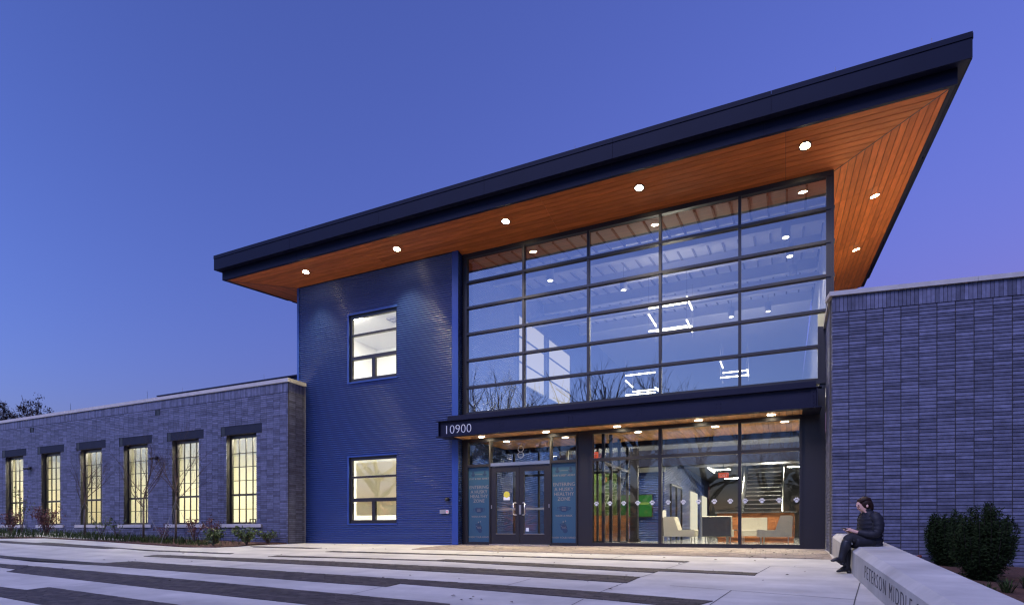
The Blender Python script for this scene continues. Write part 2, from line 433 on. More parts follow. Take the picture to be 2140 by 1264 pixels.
# ------------------------------------------------------------------ brickwork
BL, BH, BJ = .293, .0652, .0125
def lay(s0, s1, z0, z1, holes=(), L=BL, H=BH, j=BJ, jv=.017):
    out = []
    nz = int(round((z1 - z0) / H)); hz = (z1 - z0) / nz
    ns = max(1, int(math.ceil((s1 - s0) / L - 1e-6)))
    for r in range(nz):
        za, zb = z0 + r * hz + j / 2, z0 + (r + 1) * hz - j / 2; zm = (za + zb) / 2
        for c in range(ns):
            segs = [(s0 + c * L + jv / 2, min(s0 + (c + 1) * L, s1) - jv / 2)]
            for h in holes:
                if h[2] < zm < h[3]:
                    n2 = []
                    for a, b in segs:
                        if b <= h[0] or a >= h[1]: n2.append((a, b)); continue
                        if a < h[0] - .02: n2.append((a, h[0]))
                        if b > h[1] + .02: n2.append((h[1], b))
                    segs = n2
            out += [(a, b, za, zb) for a, b in segs if b - a > .02]
    return out
def brick_frame(O, e):
    e = Vector((e[0], e[1], 0)).normalized(); inn = Vector((-e.y, e.x, 0))
    return Matrix(((e.x, inn.x, 0, O[0]), (e.y, inn.y, 0, O[1]), (0, 0, 1, 0), (0, 0, 0, 1)))
VAR = {}
def brick_obj(w, h, T, s, z, parent, name='brick'):
    k = (round(w, 3), round(h, 3), random.randrange(14))
    if k not in VAR:
        VAR[k] = MB().box(-w / 2, w / 2, 0, .04, -h / 2, h / 2, k[2] / 13).mesh(name, M['brick'])
    return link(VAR[k], name, parent, mw=T @ Matrix.Translation((s, random.uniform(-.002, .0), z)))
def brick_stuff(lst, T, b):
    for a, c, za, zb in lst:
        y = random.uniform(-.002, 0)
        b.add([T @ Vector(p) for p in ((a, y, za), (c, y, za), (c, .04, za), (a, .04, za), (a, y, zb), (c, y, zb), (c, .04, zb), (a, .04, zb))],
              [(0, 1, 5, 4), (1, 2, 6, 5), (3, 0, 4, 7), (4, 5, 6, 7), (3, 2, 1, 0)])
def holed(b, T, s0, s1, z0, z1, holes, y0, y1):
    """backing wall as boxes round the openings"""
    xs = sorted({s0, s1, *[h[0] for h in holes], *[h[1] for h in holes]})
    for a, c in zip(xs[:-1], xs[1:]):
        m_ = (a + c) / 2; hs = sorted([h for h in holes if h[0] < m_ < h[1]], key=lambda h: h[2])
        z = z0
        for h in hs + [(0, 0, z1, z1)]:
            if h[2] > z + 1e-6:
                p = [(a, y0, z), (c, y0, z), (c, y1, z), (a, y1, z), (a, y0, h[2]), (c, y0, h[2]), (c, y1, h[2]), (a, y1, h[2])]
                b.hexa([T @ Vector(q) for q in p])
            z = h[3]

# ---- left wing
WX0, WX1, WY = -34.0, -14.59, -1.03
wing = thing('brick_wing', 'long low dark brick wing with six tall lit windows left of the blue wall', 'building', (-24, WY, 0))
T = brick_frame((0, WY), (1, 0))
WIN = []
for k in range(6):
    cx = -16.745 - 2.85 * k
    WIN.append(cx)
holes = []
for cx in WIN:
    holes += [(cx - .725, cx + .725, .64, 3.69), (cx - .985, cx + .985, 3.69, 4.0), (cx - 1.0, cx + 1.0, .52, .64)]
bk = MB(); holed(bk, T, WX0, WX1 - .004, -.4, 5.2, [h for h in holes if h[3] != 4.0 and h[2] != .52] , .022, .27)
wwall = bk.build('wall', M['mortar'], wing)
bricks = lay(WX0, WX1 - .003, -.3, 4.9, holes, jv=.010)
bricks.sort(key=lambda q: -q[0] - (0 if q[2] > .1 else 99))
sb = MB(); full = 0
for q in bricks:
    if full < 300 and q[2] > .1 and abs(q[1] - q[0] - (BL - .010)) < .004:
        brick_obj(q[1] - q[0], q[3] - q[2], T, (q[0] + q[1]) / 2, (q[2] + q[3]) / 2, wwall); full += 1
    else: brick_stuff([q], T, sb)
T2 = brick_frame((WX1, WY), (0, 1))
brick_stuff(lay(.042, .735, -.3, 4.9), T2, sb)
stuff(sb.build('brick', M['brick'], wwall))
so = MB()
for i in range(int((WX1 - WX0) / BH)):
    s_ = WX1 - .004 - (i + 1) * BH
    brick_stuff([(s_ + .004, s_ + BH - .004, 4.915, 5.215)], T, so)
for i in range(10): brick_stuff([(.044 + i * .0688, .044 + i * .0688 + .061, 4.915, 5.215)], T2, so)
stuff(so.build('soldier_brick', M['brick'], wwall))
MB().box(WX1 - .25, WX1 - .013, WY + .27, -.27, -.4, 5.2).build('side_wall', M['mortar'], wing)
for i in range(8):
    xa = WX1 + .05 - (i + 1) * 2.44
    MB().box(xa + .003, xa + 2.437 + (.0 if i else .003), WY - .05, WY + .32, 5.225, 5.345).build('coping_stone', M['stone'], wing)
MB().box(WX1 - .3, WX1 + .052, WY + .323, -.28, 5.225, 5.344).build('coping_stone', M['stone'], wing)
MB().box(WX0, WX1 - .3, WY + .28, 8, 5.0, 5.15).build('roof_deck', M['steelgrey'], wing)
MB().box(WX1 - .004, WX1 + .012, -.30, -.285, 0, 5.2).build('edge_trim', M['stone'], wing)
stn = MB().box(WX0, WX1 - .02, WY - .012, WY + .01, .168, .180); stn.build('weep_strip', M['chrome'], wing)
pane_w, FZ = (1.35 - .03) / 4, [.70, 1.15, 1.64, 2.13, 2.60, 3.07, 3.58]
PM = {}
for k, cx in enumerate(WIN):
    MB().box(cx - .985, cx + .985, WY + .012, WY + .2, 3.695, 3.995).build('lintel', M['lintel'], wing)
    MB().box(cx - .983, cx - .80, WY + .005, WY + .0115, 3.70, 3.98).build('recess_shade_sheet', M['black'], wing)  # flat black sheet painted as recess shade on the lintel end
    MB().box(cx - 1.03, cx + 1.0, WY - .06, WY + .2, .522, .635).build('sill', M['stone'], wing)
    MB().box(cx - .993, cx - .983, WY - .003, WY + .02, .64, 4.0).build('control_joint', M['black'], wing)
    f = MB(); y0, y1 = WY + .17, WY + .25
    f.box(cx - .722, cx - .655, y0, y1, .645, 3.685).box(cx + .655, cx + .722, y0, y1, .645, 3.685)
    f.box(cx - .655, cx + .655, y0, y1, .645, .70).box(cx - .655, cx + .655, y0, y1, 3.58, 3.685)
    f.box(cx - .655, cx + .655, y0 + .012, y1, 1.605, 1.675)
    for i in range(1, 4):
        x = cx - .655 + i * 1.31 / 4
        f.box(x - .013, x + .013, y0 + .02, y1 - .02, .70, 1.605).box(x - .013, x + .013, y0 + .02, y1 - .02, 1.675, 3.58)
    for z in (1.15, 2.13, 2.60, 3.07):
        f.box(cx - .655, cx + .655, y0 + .023, y1 - .023, z - .011, z + .011)
    w = f.build('window', M['bronze'], wing)
    for i in range(4):
        for j in range(6):
            h = FZ[j + 1] - FZ[j]; kk = j
            if kk not in PM:
                q = MB().add([(-.32 / 2, 0, 0), (.32 / 2, 0, 0), (.32 / 2, 0, h), (-.32 / 2, 0, h)], [(0, 1, 2, 3)], .5)
                PM[kk] = q.mesh('pane', M['glass_wing'])
            x = cx - .655 + (i + .5) * 1.31 / 4
            link(PM[kk], 'pane', w, mw=Matrix.Translation((x, y0 + .04, FZ[j])))
    g = MB()          # chair backs and a shelf seen along the bottom of the window
    for i in range(3):
        x = cx - .5 + i * .42 + random.uniform(-.05, .05)
        g.box(x - .15, x + .15, WY + .9, WY + .93, .80, .83).box(x - .15, x - .12, WY + .9, WY + .93, .45, .80).box(x + .12, x + .15, WY + .9, WY + .93, .45, .80)
        g.box(x - .15, x + .15, WY + .93, WY + 1.3, .45, .48).box(x - .15, x - .12, WY + 1.27, WY + 1.3, .0, .45).box(x + .12, x + .15, WY + 1.27, WY + 1.3, .0, .45)
        g.box(x - .15, x - .12, WY + .9, WY + .93, .0, .45).box(x + .12, x + .15, WY + .9, WY + .93, .0, .45)
    tag(g.build('classroom_chairs', M['black']), 'row of dark chair backs inside the %s wing window from the left' % ['first', 'second', 'third', 'fourth', 'fifth', 'sixth'][5 - k], 'chairs', 'chair rows inside the wing windows')
for x, z in ((-29.57, 4.75), (-21.12, 4.78)):
    b = MB().box(x - .13, x + .13, WY - .02, WY + .0, z + .085, z + .11).box(x - .13, x - .105, WY - .02, WY, z - .1, z + .085).box(x + .105, x + .13, WY - .02, WY, z - .1, z + .085)
    b.box(x - .105, x + .105, WY - .006, WY + .001, z - .1, z + .085)
    b.build('scupper', M['black'], wing)
for x, nm in ((-29.64, 'left'), (-21.12, 'right')):
    t = thing('wall_light', 'small dark double-headed wall light near the %s scupper of the brick wing' % nm, 'wall light', (x, WY, 3.05), group='wall lights on the brick wing')
    MB().ball((x, WY - .05, 3.1), .07, .07, .07).build('body', M['black'], t, True)
    for s_ in (-1, 1): MB().tube((x + s_ * .03, WY - .08, 3.1), (x + s_ * .17, WY - .2, 3.06), .035, .06, 8).build('lamp_head', M['black'], t, True)
rods = [(-28.6, WY, 5.345), (-26.9, WY, 5.345), (-21.9, WY, 5.345)]
for x, y, z in rods: MB().tube((x, y + .1, z), (x, y + .1, z + .34), .012, .008).build('lightning_rod', M['chrome'], wing)
# wing room
wr = MB()
wr.box(-33.6, -14.85, 4.2, 4.3, -.2, 4.6).box(-33.7, -33.6, -.7, 4.2, -.2, 4.6).box(-14.95, -14.85, -.7, 4.2, -.2, 4.6)
struct(wr.build('classroom_wall', M['cream']))
struct(MB().box(-33.6, -14.95, -.7, 4.2, 3.9, 4.0).build('classroom_ceiling', M['ceil']))
struct(MB().box(-33.6, -14.95, -.75, 4.2, -.12, .0).build('classroom_floor', M['floor']))
for i in range(4):
    x = -31 + i * 4.4
    tag(MB().box(x, x + 2.6, -.55, -.05, 3.84, 3.895).build('light_panel', M['panel']), 'ceiling light panel inside the brick wing, number %s from the left' % ['one', 'two', 'three', 'four'][i], 'ceiling light', 'classroom light panels')
rb = thing('rear_roof_block', 'dark metal roof parapet rising behind the coping of the brick wing', 'building', (-21, 3, 5.1))
MB().box(-27.2, -14.95, 3.0, 9.0, 5.1, 6.78).build('parapet', M['fascia'], rb)
MB().box(-27.24, -14.95, 2.95, 9.0, 6.785, 6.84).build('cap_flashing', M['navy'], rb)
for x in (-25.6, -20.3, -16.9): MB().tube((x, 3.1, 6.84), (x, 3.1, 7.1), .011, .008).build('lightning_rod', M['chrome'], rb)

# ---- right building
EX, EY = math.cos(R_(8.6)), math.sin(R_(8.6))
RP = Vector((.82, -2.04))
rbld = thing('brick_building', 'dark stack-bond brick building with pale coping at the right edge', 'building', (2.5, -1.7, -.2))
T = brick_frame(RP, (EX, EY)); T2 = brick_frame((RP.x, -.06), (0, -1))
bk = MB(); holed(bk, T, .02, 9.0, -.7, 5.0, [], .022, .3)
bk.hexa([(RP.x + .022, -.06, -.7), (RP.x + .022, RP.y + .02, -.7), (RP.x + .3, RP.y + .32, -.7), (RP.x + .3, -.06, -.7), (RP.x + .022, -.06, 5), (RP.x + .022, RP.y + .02, 5), (RP.x + .3, RP.y + .32, 5), (RP.x + .3, -.06, 5)])
rwall = bk.build('wall', M['mortar'], rbld)
bricks = lay(0, 9.0, -.66, 4.68)
bricks.sort(key=lambda q: (q[0] > 3.35, q[2] < .55, q[0] * 0 + random.random()))
sb = MB()
vis = [q for q in bricks if q[0] < 3.3 and q[2] > .3]
sel = set(random.sample(range(len(vis)), 300)) if False else set(range(0, min(300, len(vis))))
vis.sort(key=lambda q: (-round(q[0] / BL), -q[2]))
pick = set(id(q) for q in vis[:300])
for q in bricks:
    if id(q) in pick: brick_obj(q[1] - q[0], q[3] - q[2], T, (q[0] + q[1]) / 2, (q[2] + q[3]) / 2, rwall)
    else: brick_stuff([q], T, sb)
brick_stuff(lay(0, 1.935, -.66, 4.68), T2, sb)
stuff(sb.build('brick', M['brick'], rwall))
for i in range(60):
    s_ = i * .0665
    brick_obj(.0585, .302, T, s_ + .033, 4.842, rwall, 'soldier_brick')
so = MB()
for i in range(60, 136): brick_stuff([(i * .0665 + .004, i * .0665 + .0625, 4.691, 4.993)], T, so)
for i in range(28): brick_stuff([(i * .0665 + .004, i * .0665 + .0625, 4.691, 4.993)], T2, so)
stuff(so.build('soldier_brick', M['brick'], rwall))
for i in range(4):
    a, c = i * 2.44 - .05, (i + 1) * 2.44 - .056
    MB().hexa([T @ Vector(p) for p in ((a, -.05, 5.0), (c, -.05, 5.0), (c, .34, 5.0), (a, .34, 5.0), (a, -.05, 5.085), (c, -.05, 5.085), (c, .34, 5.085), (a, .34, 5.085))]).build('coping_stone', M['stone'], rbld)
MB().box(RP.x - .05, RP.x + .3, -1.68, -.02, 5.0, 5.083).build('coping_stone', M['stone'], rbld)
MB().prism([(RP.x + .3, -1.7), (9.6, -.35), (9.6, 9), (RP.x + .3, 9)], 4.7, 4.85).build('roof_deck', M['roofwhite'], rbld)  # unseen deck, made white to bounce lamp light onto the soffit
# ------------------------------------------------------------------ entrance building
ent = thing('entrance_building', 'tall entrance building with blue corrugated wall, glass front and wide cedar roof overhang', 'building', (-7, 0, 0))
BY, BX0, BX1 = -.29, -14.93, -8.665
def corr(b, p0, p1, z0, z1, inn, pitch=.0678, amp=.016, seg=8, zref=0.0):
    """horizontally corrugated sheet between plan points, waves standing proud of the line away from inn"""
    n0 = int(math.floor((z0 - zref) / (pitch / seg))); n1 = int(math.ceil((z1 - zref) / (pitch / seg)))
    vs = []; fs = []
    for k in range(n0, n1 + 1):
        z = min(max(zref + k * pitch / seg, z0), z1)
        o = amp * (math.cos(2 * math.pi * (z - zref) / pitch) - 1) * -1
        for p in (p0, p1): vs.append((p[0] + inn[0] * o, p[1] + inn[1] * o, z))
    for k in range(n1 - n0): fs.append((2 * k, 2 * k + 1, 2 * k + 3, 2 * k + 2))
    return b.add(vs, fs, .5)
WZ = [(5.165, 7.31), (.64, 2.757)]
xa, xb = -12.715, -10.855
inn = (0, 1)
for nm, args in (('l', ((BX0, BY), (xa, BY), 0.0, 8.585)), ('r', ((xb, BY), (-8.865, BY), 0.0, 8.585)), ('b', ((xa, BY), (xb, BY), 0.0, .64)), ('m', ((xa, BY), (xb, BY), 2.757, 5.165)), ('t', ((xa, BY), (xb, BY), 7.31, 8.585))):
    corr(MB(), *args, inn).build('corrugated_sheet', M['blue'], ent, True)
corr(MB(), (-8.665, BY + .015), (-8.665, .0), 0, 8.55, (-1, 0)).build('corrugated_sheet', M['blue'], ent, True)
corr(MB(), (BX0, 6.0), (BX0, BY + .02), 0, 9.0, (1, 0)).build('corrugated_sheet', M['blue'], ent, True)
MB().box(-8.865, -8.655, BY - .012, BY + .012, 0, 8.585).build('corner_trim', M['blue_flat'], ent)
MB().box(BX0 - .012, BX0 + .07, BY - .012, BY + .012, 0, 8.585).build('corner_trim', M['blue_flat'], ent)
bw = MB()
for zz in ((-.1, .64), (2.757, 5.165), (7.31, 8.6)): bw.box(xa, xb, BY + .03, BY + .2, *zz)
bw.box(BX0 + .02, xa, BY + .03, BY + .2, -.1, 8.6).box(xb, -8.69, BY + .03, BY + .2, -.1, 8.6)
bw.build('backing_wall', M['darkwall'], ent)
for wi, (z0, z1) in enumerate(WZ):
    f = MB(); y0, y1 = BY + .05, BY + .14; h = z1 - z0
    f.box(xa, xa + .085, y0, y1, z0, z1).box(xb - .05, xb, y0, y1, z0, z1).box(xa + .085, xb - .05, y0, y1, z0, z0 + .11).box(xa + .085, xb - .05, y0, y1, z1 - .1, z1)
    zm1, zm2 = z0 + h * .355, z0 + h * .70; xm = (xa + xb) / 2 + .01
    f.box(xa + .085, xb - .05, y0 - .004, y1, zm1 - .055, zm1 + .055).box(xa + .085, xb - .05, y0 - .004, y1, zm2 - .03, zm2 + .03)
    f.box(xm - .06, xm + .06, y0 - .002, y1, z0 + .11, zm1 - .055)
    w = f.build('window', M['bronze'], ent)
    for (pa, pb, pc, pd) in ((xa + .085, xm - .06, z0 + .11, zm1 - .055), (xm + .06, xb - .05, z0 + .11, zm1 - .055), (xa + .085, xb - .05, zm1 + .055, zm2 - .03), (xa + .085, xb - .05, zm2 + .03, z1 - .1)):
        quad('pane', [(pa, y0 + .05, pc), (pb, y0 + .05, pc), (pb, y0 + .05, pd), (pa, y0 + .05, pd)], M['glass_wing'], w)
    MB().box(xa - .06, xb + .03, BY - .02, BY + .048, z0 - .045, z0 - .001).build('window_sill', M['blue_flat'], ent)
    MB().box(xa - .06, xa - .002, BY - .016, BY + .02, z0, z1 + .05).build('window_trim', M['blue_flat'], ent)
    MB().box(xa - .002, xb + .03, BY - .016, BY + .02, z1 + .002, z1 + .05).build('window_trim', M['blue_flat'], ent)
# office rooms behind the two windows
for z0, z1, nm, mt in ((4.1, 7.55, 'upper', 'white'), (0.0, 3.3, 'lower', 'white')):
    r = MB(); r.box(-14.7, -9.0, 3.6, 3.7, z0, z1).box(-14.75, -14.65, -.05, 3.6, z0, z1).box(-9.0, -8.92, -.05, 3.6, z0, z1)
    struct(r.build('office_wall', M[mt]))
    struct(MB().box(-14.65, -9.0, -.05, 3.6, z1, z1 + .1).build('office_ceiling', M['ceil']))
    struct(MB().box(-14.65, -9.0, -.05, 3.6, z0 - .1, z0).build('office_floor', M['floor']))
    for k, x in enumerate((-13.4, -10.6)):
        tag(MB().box(x - .6, x + .6, -.02, .5, z1 - .05, z1 - .004).build('light_panel', M['panelw']), '%s ceiling light panel in the %s room behind the blue wall' % (('left', 'right')[k], nm), 'ceiling light', 'office light panels')
tag(MB().box(-12.15, -11.75, .9, 1.3, 7.5, 7.545).box(-12.05, -11.85, 1.0, 1.2, 7.47, 7.5).build('ceiling_vent', M['steelgrey']), 'square air vent in the ceiling behind the upper blue wall window', 'vent')
bl_ = MB().box(xa + .1, xb - .06, BY + .24, BY + .25, .9, 2.60); tag(bl_.build('roller_blind', M['blind']), 'cream roller blind drawn down inside the lower blue wall window', 'blind')

# ---- curtain wall
MX = [-8.53, -6.683, -4.786, -2.886, -1.0, .95]
MZ = [3.88, 4.62, 5.415, 6.19, 6.96, 7.71, 8.47]
fr = MB()
fr.box(-8.64, -8.50, -.07, .08, 3.72, 8.55)
fr.box(-8.50, .98, -.07, .08, 8.43, 8.545)
fr.box(-8.50, .98, -.075, .08, 3.76, 3.885)
fr.box(.925, .985, -.07, .08, 5.06, 8.43)
fr.box(.66, .70, -.07, .08, 3.885, 5.06).box(.70, .83, -.04, .08, 3.66, 5.06)
cw = fr.build('curtain_wall', M['bronze'], ent)
for i, x in enumerate(MX[1:-1]): MB().box(x - .032, x + .032, -.055, .12, 3.885, 8.43).build('mullion', M['bronze'], cw)
for z in MZ[1:-1]: MB().box(-8.50, (.70 if z < 5 else 1.0), -.068, .06, z - .032, z + .032).build('transom', M['bronze'], cw)
for i in range(5):
    for j in range(6):
        a, c = MX[i] + .03, MX[i + 1] - .03; z0, z1 = MZ[j] + .03, MZ[j + 1] - .03
        if i == 4 and j < 2: c = .66
        if i == 4 and j == 2: pass
        t1, t2 = random.uniform(-.0012, .0012), random.uniform(-.0012, .0012)
        quad('pane', [(a, 0 + t1, z0), (c, 0 + t2, z0), (c, 0 - t1, z1), (a, 0 - t2, z1)], M['glass_up'], cw)
MB().box(.83, .985, -.05, .08, 5.09, 8.5).build('corner_panel', M['bronze'], ent)
sw = MB(); sw.hexa([(.93, .08, 5.0), (.985, .08, 5.0), (.985, 10.9, 5.0), (.93, 10.9, 5.0), (.93, .08, 8.5), (.985, .08, 8.5), (.985, 10.9, 9.78), (.93, 10.9, 9.78)]); sw.build('side_wall', M['fascia'], ent)

# ---- roof: the slab and its fascias rise towards the back, the cedar soffits fold down to the walls
def rz(y, x=0): return 8.54 + .1175 * y                              # underside of the slab inside the lobby
def zl(x, y): return 8.785 + .114 * (y + 1.54) + .0036 * (x + 7)      # lower edge of the eaves
def zfront(x, y): return 8.54 + (zl(x, -1.54) + .01 - 8.54) * (-y / 1.44)
def zright(x, y):
    zi = 8.54 + .114 * y; zo = zl(2.93, y) + .01
    return zi + (zo - zi) * (x - .985) / (2.82 - .985)
def zleft(x, y):
    zi = zfront(BX0, -.29) + .114 * (y + .29); zo = zl(-17.02, y) + .01
    return zi + (zo - zi) * (BX0 - x) / (BX0 + 16.92)
def sbox(b, x0, x1, y0, y1, d0, d1, r=None, fn=None):
    fn = fn or (lambda x, y: rz(y))
    f = lambda x, y, d: (x, y, fn(x, y) + d)
    return b.hexa([f(x0, y0, d0), f(x1, y0, d0), f(x1, y1, d0), f(x0, y1, d0), f(x0, y0, d1), f(x1, y0, d1), f(x1, y1, d1), f(x0, y1, d1)], r)
YB = 13.0
core = MB(); sbox(core, -17.138, 3.078, -1.708, YB, .31, .74, fn=zl); sbox(core, -16.985, 2.895, -1.505, YB, .06, .309, fn=zl)
roof = core.build('roof', M['navy'], ent)
def fpanel(name, x0, x1, y0, y1, d0, d1, m='fascia'): sbox(MB(), x0, x1, y0, y1, d0, d1, fn=zl).build(name, M[m], roof)
for i in range(6):
    a = -17.17 + i * 3.38; c = a + 3.38 - .006
    fpanel('fascia_panel', a, c, -1.74, -1.709, .31, .675)
    fpanel('cap_flashing', a, c, -1.755, -1.64, .678, .785)
    a = -17.02 + i * 3.325; c = a + 3.325 - .006
    fpanel('lower_fascia_panel', a, c, -1.54, -1.506, .0, .309)
    fpanel('soffit_trim', a, c, -1.5055, -1.442, .002, .03, 'navy')
for s_ in (1, -1):
    for i in range(5):
        y0 = -1.70 + i * 3.0; y1 = min(y0 + 2.994, YB)
        xu = 3.079 if s_ > 0 else -17.17
        fpanel('fascia_panel', xu, xu + .031, y0, y1, .31, .675)
        fpanel('cap_flashing', xu - (0.0 if s_ > 0 else .015), xu + (.046 if s_ > 0 else .031), y0, y1, .678, .785)
        x2 = 2.896 if s_ > 0 else -17.02
        fpanel('lower_fascia_panel', x2, x2 + .034, y0 + .2, y1, .0, .309)
fpanel('soffit_trim', 2.825, 2.895, -1.44, YB, .002, .03, 'navy'); fpanel('soffit_trim', -16.985, -16.925, -1.44, YB, .002, .03, 'navy')
for x in (-13.2, -9.0, -4.6, -1.9, .9, 2.5): MB().tube((x, -1.66, zl(x, -1.66) + .785), (x, -1.66, zl(x, -1.66) + .93), .005, .004).build('lightning_rod', M['steelgrey'], roof)
# cedar boards
def backing(b, pts, fn): b.add([(x, y, fn(x, y) + .032) for x, y in pts], [tuple(range(len(pts)))], .5)
sof = MB()
backing(sof, [(-16.92, -1.44), (2.82, -1.44), (.985, 0), (.985, .05), (-8.66, .05), (-8.66, -.28), (BX0, -.29)], zfront)
backing(sof, [(.985, 0), (2.82, -1.44), (2.82, YB), (.985, YB)], zright)
backing(sof, [(BX0, -.29), (-16.92, -1.44), (-16.92, YB), (BX0, YB)], zleft)
soffit = sof.build('soffit', M['black'], ent)
W = .144; g = .013
def plank(pts, m, fn):
    vs = [(x, y, fn(x, y)) for x, y in pts] + [(x, y, fn(x, y) + .02) for x, y in pts]
    n = len(pts); fs = [tuple(range(n)), tuple(range(2 * n - 1, n - 1, -1))] + [(i, n + i, n + (i + 1) % n, (i + 1) % n) for i in range(n)]
    MB().add(vs, fs).build('soffit_board', M[m], soffit)
mr_ = lambda y: .985 + (-y) / 1.44 * (2.82 - .985)                   # right mitre x at depth y
ml_ = lambda y: BX0 - (-y - .29) / 1.15 * (16.92 - 14.93)            # left mitre
for k in range(11):
    ya, yb = -1.44 + k * W, min(-1.44 + (k + 1) * W - g, .03)
    if ya >= -.06: break
    xl = lambda y: ml_(y) if y < -.29 else -8.66
    cuts = [None, -11.2, -5.6, 0.0, None]
    for i in range(4):
        a0 = xl(ya) + .006 if cuts[i] is None else cuts[i] + .003
        a1 = xl(yb) + .006 if cuts[i] is None else cuts[i] + .003
        b0 = mr_(ya) - .010 if cuts[i + 1] is None else cuts[i + 1] - .003
        b1 = mr_(yb) - .010 if cuts[i + 1] is None else cuts[i + 1] - .003
        if yb > -.29 and i == 0: continue
        if yb > -.29 and i == 1: a0 = a1 = -8.66
        plank([(a0, ya), (b0, ya), (b1, yb), (a1, yb)], 'wood', zfront)
mry = lambda x: -(x - .985) / (2.82 - .985) * 1.44
k = 0
while .985 + k * W < 2.81:
    x0, x1 = .985 + k * W, min(.985 + (k + 1) * W - g, 2.82); k += 1
    cuts = [None, 2.1, 6.5, YB]
    for i in range(3):
        y00 = mry(x0) + .012 if cuts[i] is None else cuts[i] + .003; y01 = mry(x1) + .012 if cuts[i] is None else cuts[i] + .003
        plank([(x0, y00), (x1, y01), (x1, cuts[i + 1] - .003), (x0, cuts[i + 1] - .003)], 'wood_y', zright)
mly = lambda x: -.29 - (BX0 - x) / (16.92 - 14.93) * 1.15
k = 0
while BX0 - k * W > -16.91:
    x1, x0 = BX0 - k * W, max(BX0 - (k + 1) * W + g, -16.92); k += 1
    for i in range(2):
        y00 = mly(x0) + .012 if i == 0 else 2.6; y01 = mly(x1) + .012 if i == 0 else 2.6; ye = 2.594 if i == 0 else 9
        plank([(x0, y00), (x1, y01), (x1, ye), (x0, ye)], 'wood_y', zleft)
for (xa_, ya_), (xb_, yb_) in (((.985, 0), (2.82, -1.44)), ((BX0, -.29), (-16.92, -1.44))):
    d_ = Vector((xb_ - xa_, yb_ - ya_)).normalized(); n_ = Vector((-d_.y, d_.x)) * .011
    q = [(xa_ - n_.x, ya_ - n_.y), (xb_ - n_.x, yb_ - n_.y), (xb_ + n_.x, yb_ + n_.y), (xa_ + n_.x, ya_ + n_.y)]
    MB().add([(x, y, zfront(x, y) - .004) for x, y in q], [(0, 1, 2, 3)], .5).build('mitre_strip', M['black'], soffit)

# ---- downlights in the roof soffit
ORD = ['first', 'second', 'third', 'fourth', 'fifth']
def spot(name, loc, power, cone, blend, col, parent, rad=.06):
    l = bpy.data.lights.new(name, 'SPOT'); l.energy = power; l.spot_size = R_(cone); l.spot_blend = blend; l.color = col; l.shadow_soft_size = rad
    o = bpy.data.objects.new(name, l); COL.objects.link(o); o.location = loc; o.parent = parent; o.matrix_parent_inverse = parent.matrix_basis.inverted()
    return o
def downlight(x, y, label, power, group, fn):
    z = fn(x, y); sx_ = (fn(x + .1, y) - z) * 10; sy_ = (fn(x, y + .1) - z) * 10
    t = thing('recessed_downlight', label, 'downlight', (x, y, z), group=group)
    ring = MB(); n = 20
    vs = []; fs = []
    for k in range(n):
        a = 2 * math.pi * k / n
        for rr, dz in ((.125, -.001), (.125, -.014), (.097, -.014), (.097, .012)):
            vs.append((x + rr * math.cos(a), y + rr * math.sin(a), z + dz + sx_ * rr * math.cos(a) + sy_ * rr * math.sin(a)))
    for k in range(n):
        for j in range(3):
            fs.append((4 * k + j, 4 * ((k + 1) % n) + j, 4 * ((k + 1) % n) + j + 1, 4 * k + j + 1))
    ring.add(vs, fs, .5).build('trim_ring', M['bronze'], t, True)
    L = MB(); vs = [(x, y, z - .030)] ; fs = []
    for k in range(n):
        a = 2 * math.pi * k / n; vs.append((x + .095 * math.cos(a), y + .095 * math.sin(a), z - .008 + sx_ * .095 * math.cos(a) + sy_ * .095 * math.sin(a)))
    for k in range(n): fs.append((0, 1 + (k + 1) % n, 1 + k))
    L.add(vs, fs, .5).build('lens', M['lamp'], t, True)
    spot('light', (x, y, z - .06), power, 78, .9, (1, .84, .42), t)
for i, x in enumerate((-13.91, -10.36, -6.80, -3.21, .38)):
    downlight(x, -.945, '%s round downlight from the left in the front roof soffit' % ORD[i], (220, 340, 300, 240, 100)[i], 'downlights in the roof soffit', zfront)
downlight(2.10, 2.75, 'round downlight nearest the corner in the right side roof soffit', 560, 'downlights in the roof soffit', zright)
downlight(2.10, 7.1, 'farther round downlight in the right side roof soffit', 560, 'downlights in the roof soffit', zright)

# ---- canopy over the doors
can = MB()
bz0, bz1, cy = 3.075, 3.53, -.92
can.box(-8.93, .60, cy + .085, cy + .105, bz0 + .02, bz1 - .02)           # web
canopy = can.build('canopy', M['navy'], ent)
MB().box(-9.03, .70, cy - .0, cy + .19, bz1 - .02, bz1).build('top_flange', M['navy'], canopy)
MB().box(-9.03, .70, cy - .0, cy + .19, bz0 - .0, bz0 + .02).build('bottom_flange', M['navy'], canopy)
MB().box(-8.95, -8.931, cy + .01, cy + .18, bz0 + .02, bz1 - .02).build('end_plate', M['navy'], canopy)
MB().box(.601, .62, cy + .01, cy + .18, bz0 + .02, bz1 - .02).build('end_plate', M['navy'], canopy)
MB().box(.50, .59, cy + .060, cy + .085, bz0 + .03, bz1 - .03).build('splice_plate', M['navy'], canopy)
bo = MB().ball((0, 0, 0), .014, .012, .014, 8, 5).mesh('bolt', M['navy'], True)
bs = [(.545, z) for z in (3.13, 3.20, 3.275, 3.35, 3.425)]
for x in (-6.98, -5.01, -3.24, -1.41): bs += [(x + dx, z) for dx in (-.05, .05) for z in (3.255, 3.345)]
for x, z in bs: link(bo, 'bolt', canopy, mw=Matrix.Translation((x, cy + (.057 if x > .4 else .083), z)))
MB().box(-8.9, .62, cy + .20, -.08, bz1 - .25, bz1 + .035).build('canopy_deck', M['navy'], canopy)
MB().box(-8.80, .60, cy + .26, -.08, bz1 + .036, 3.70).build('cap_flashing', M['navy'], canopy)
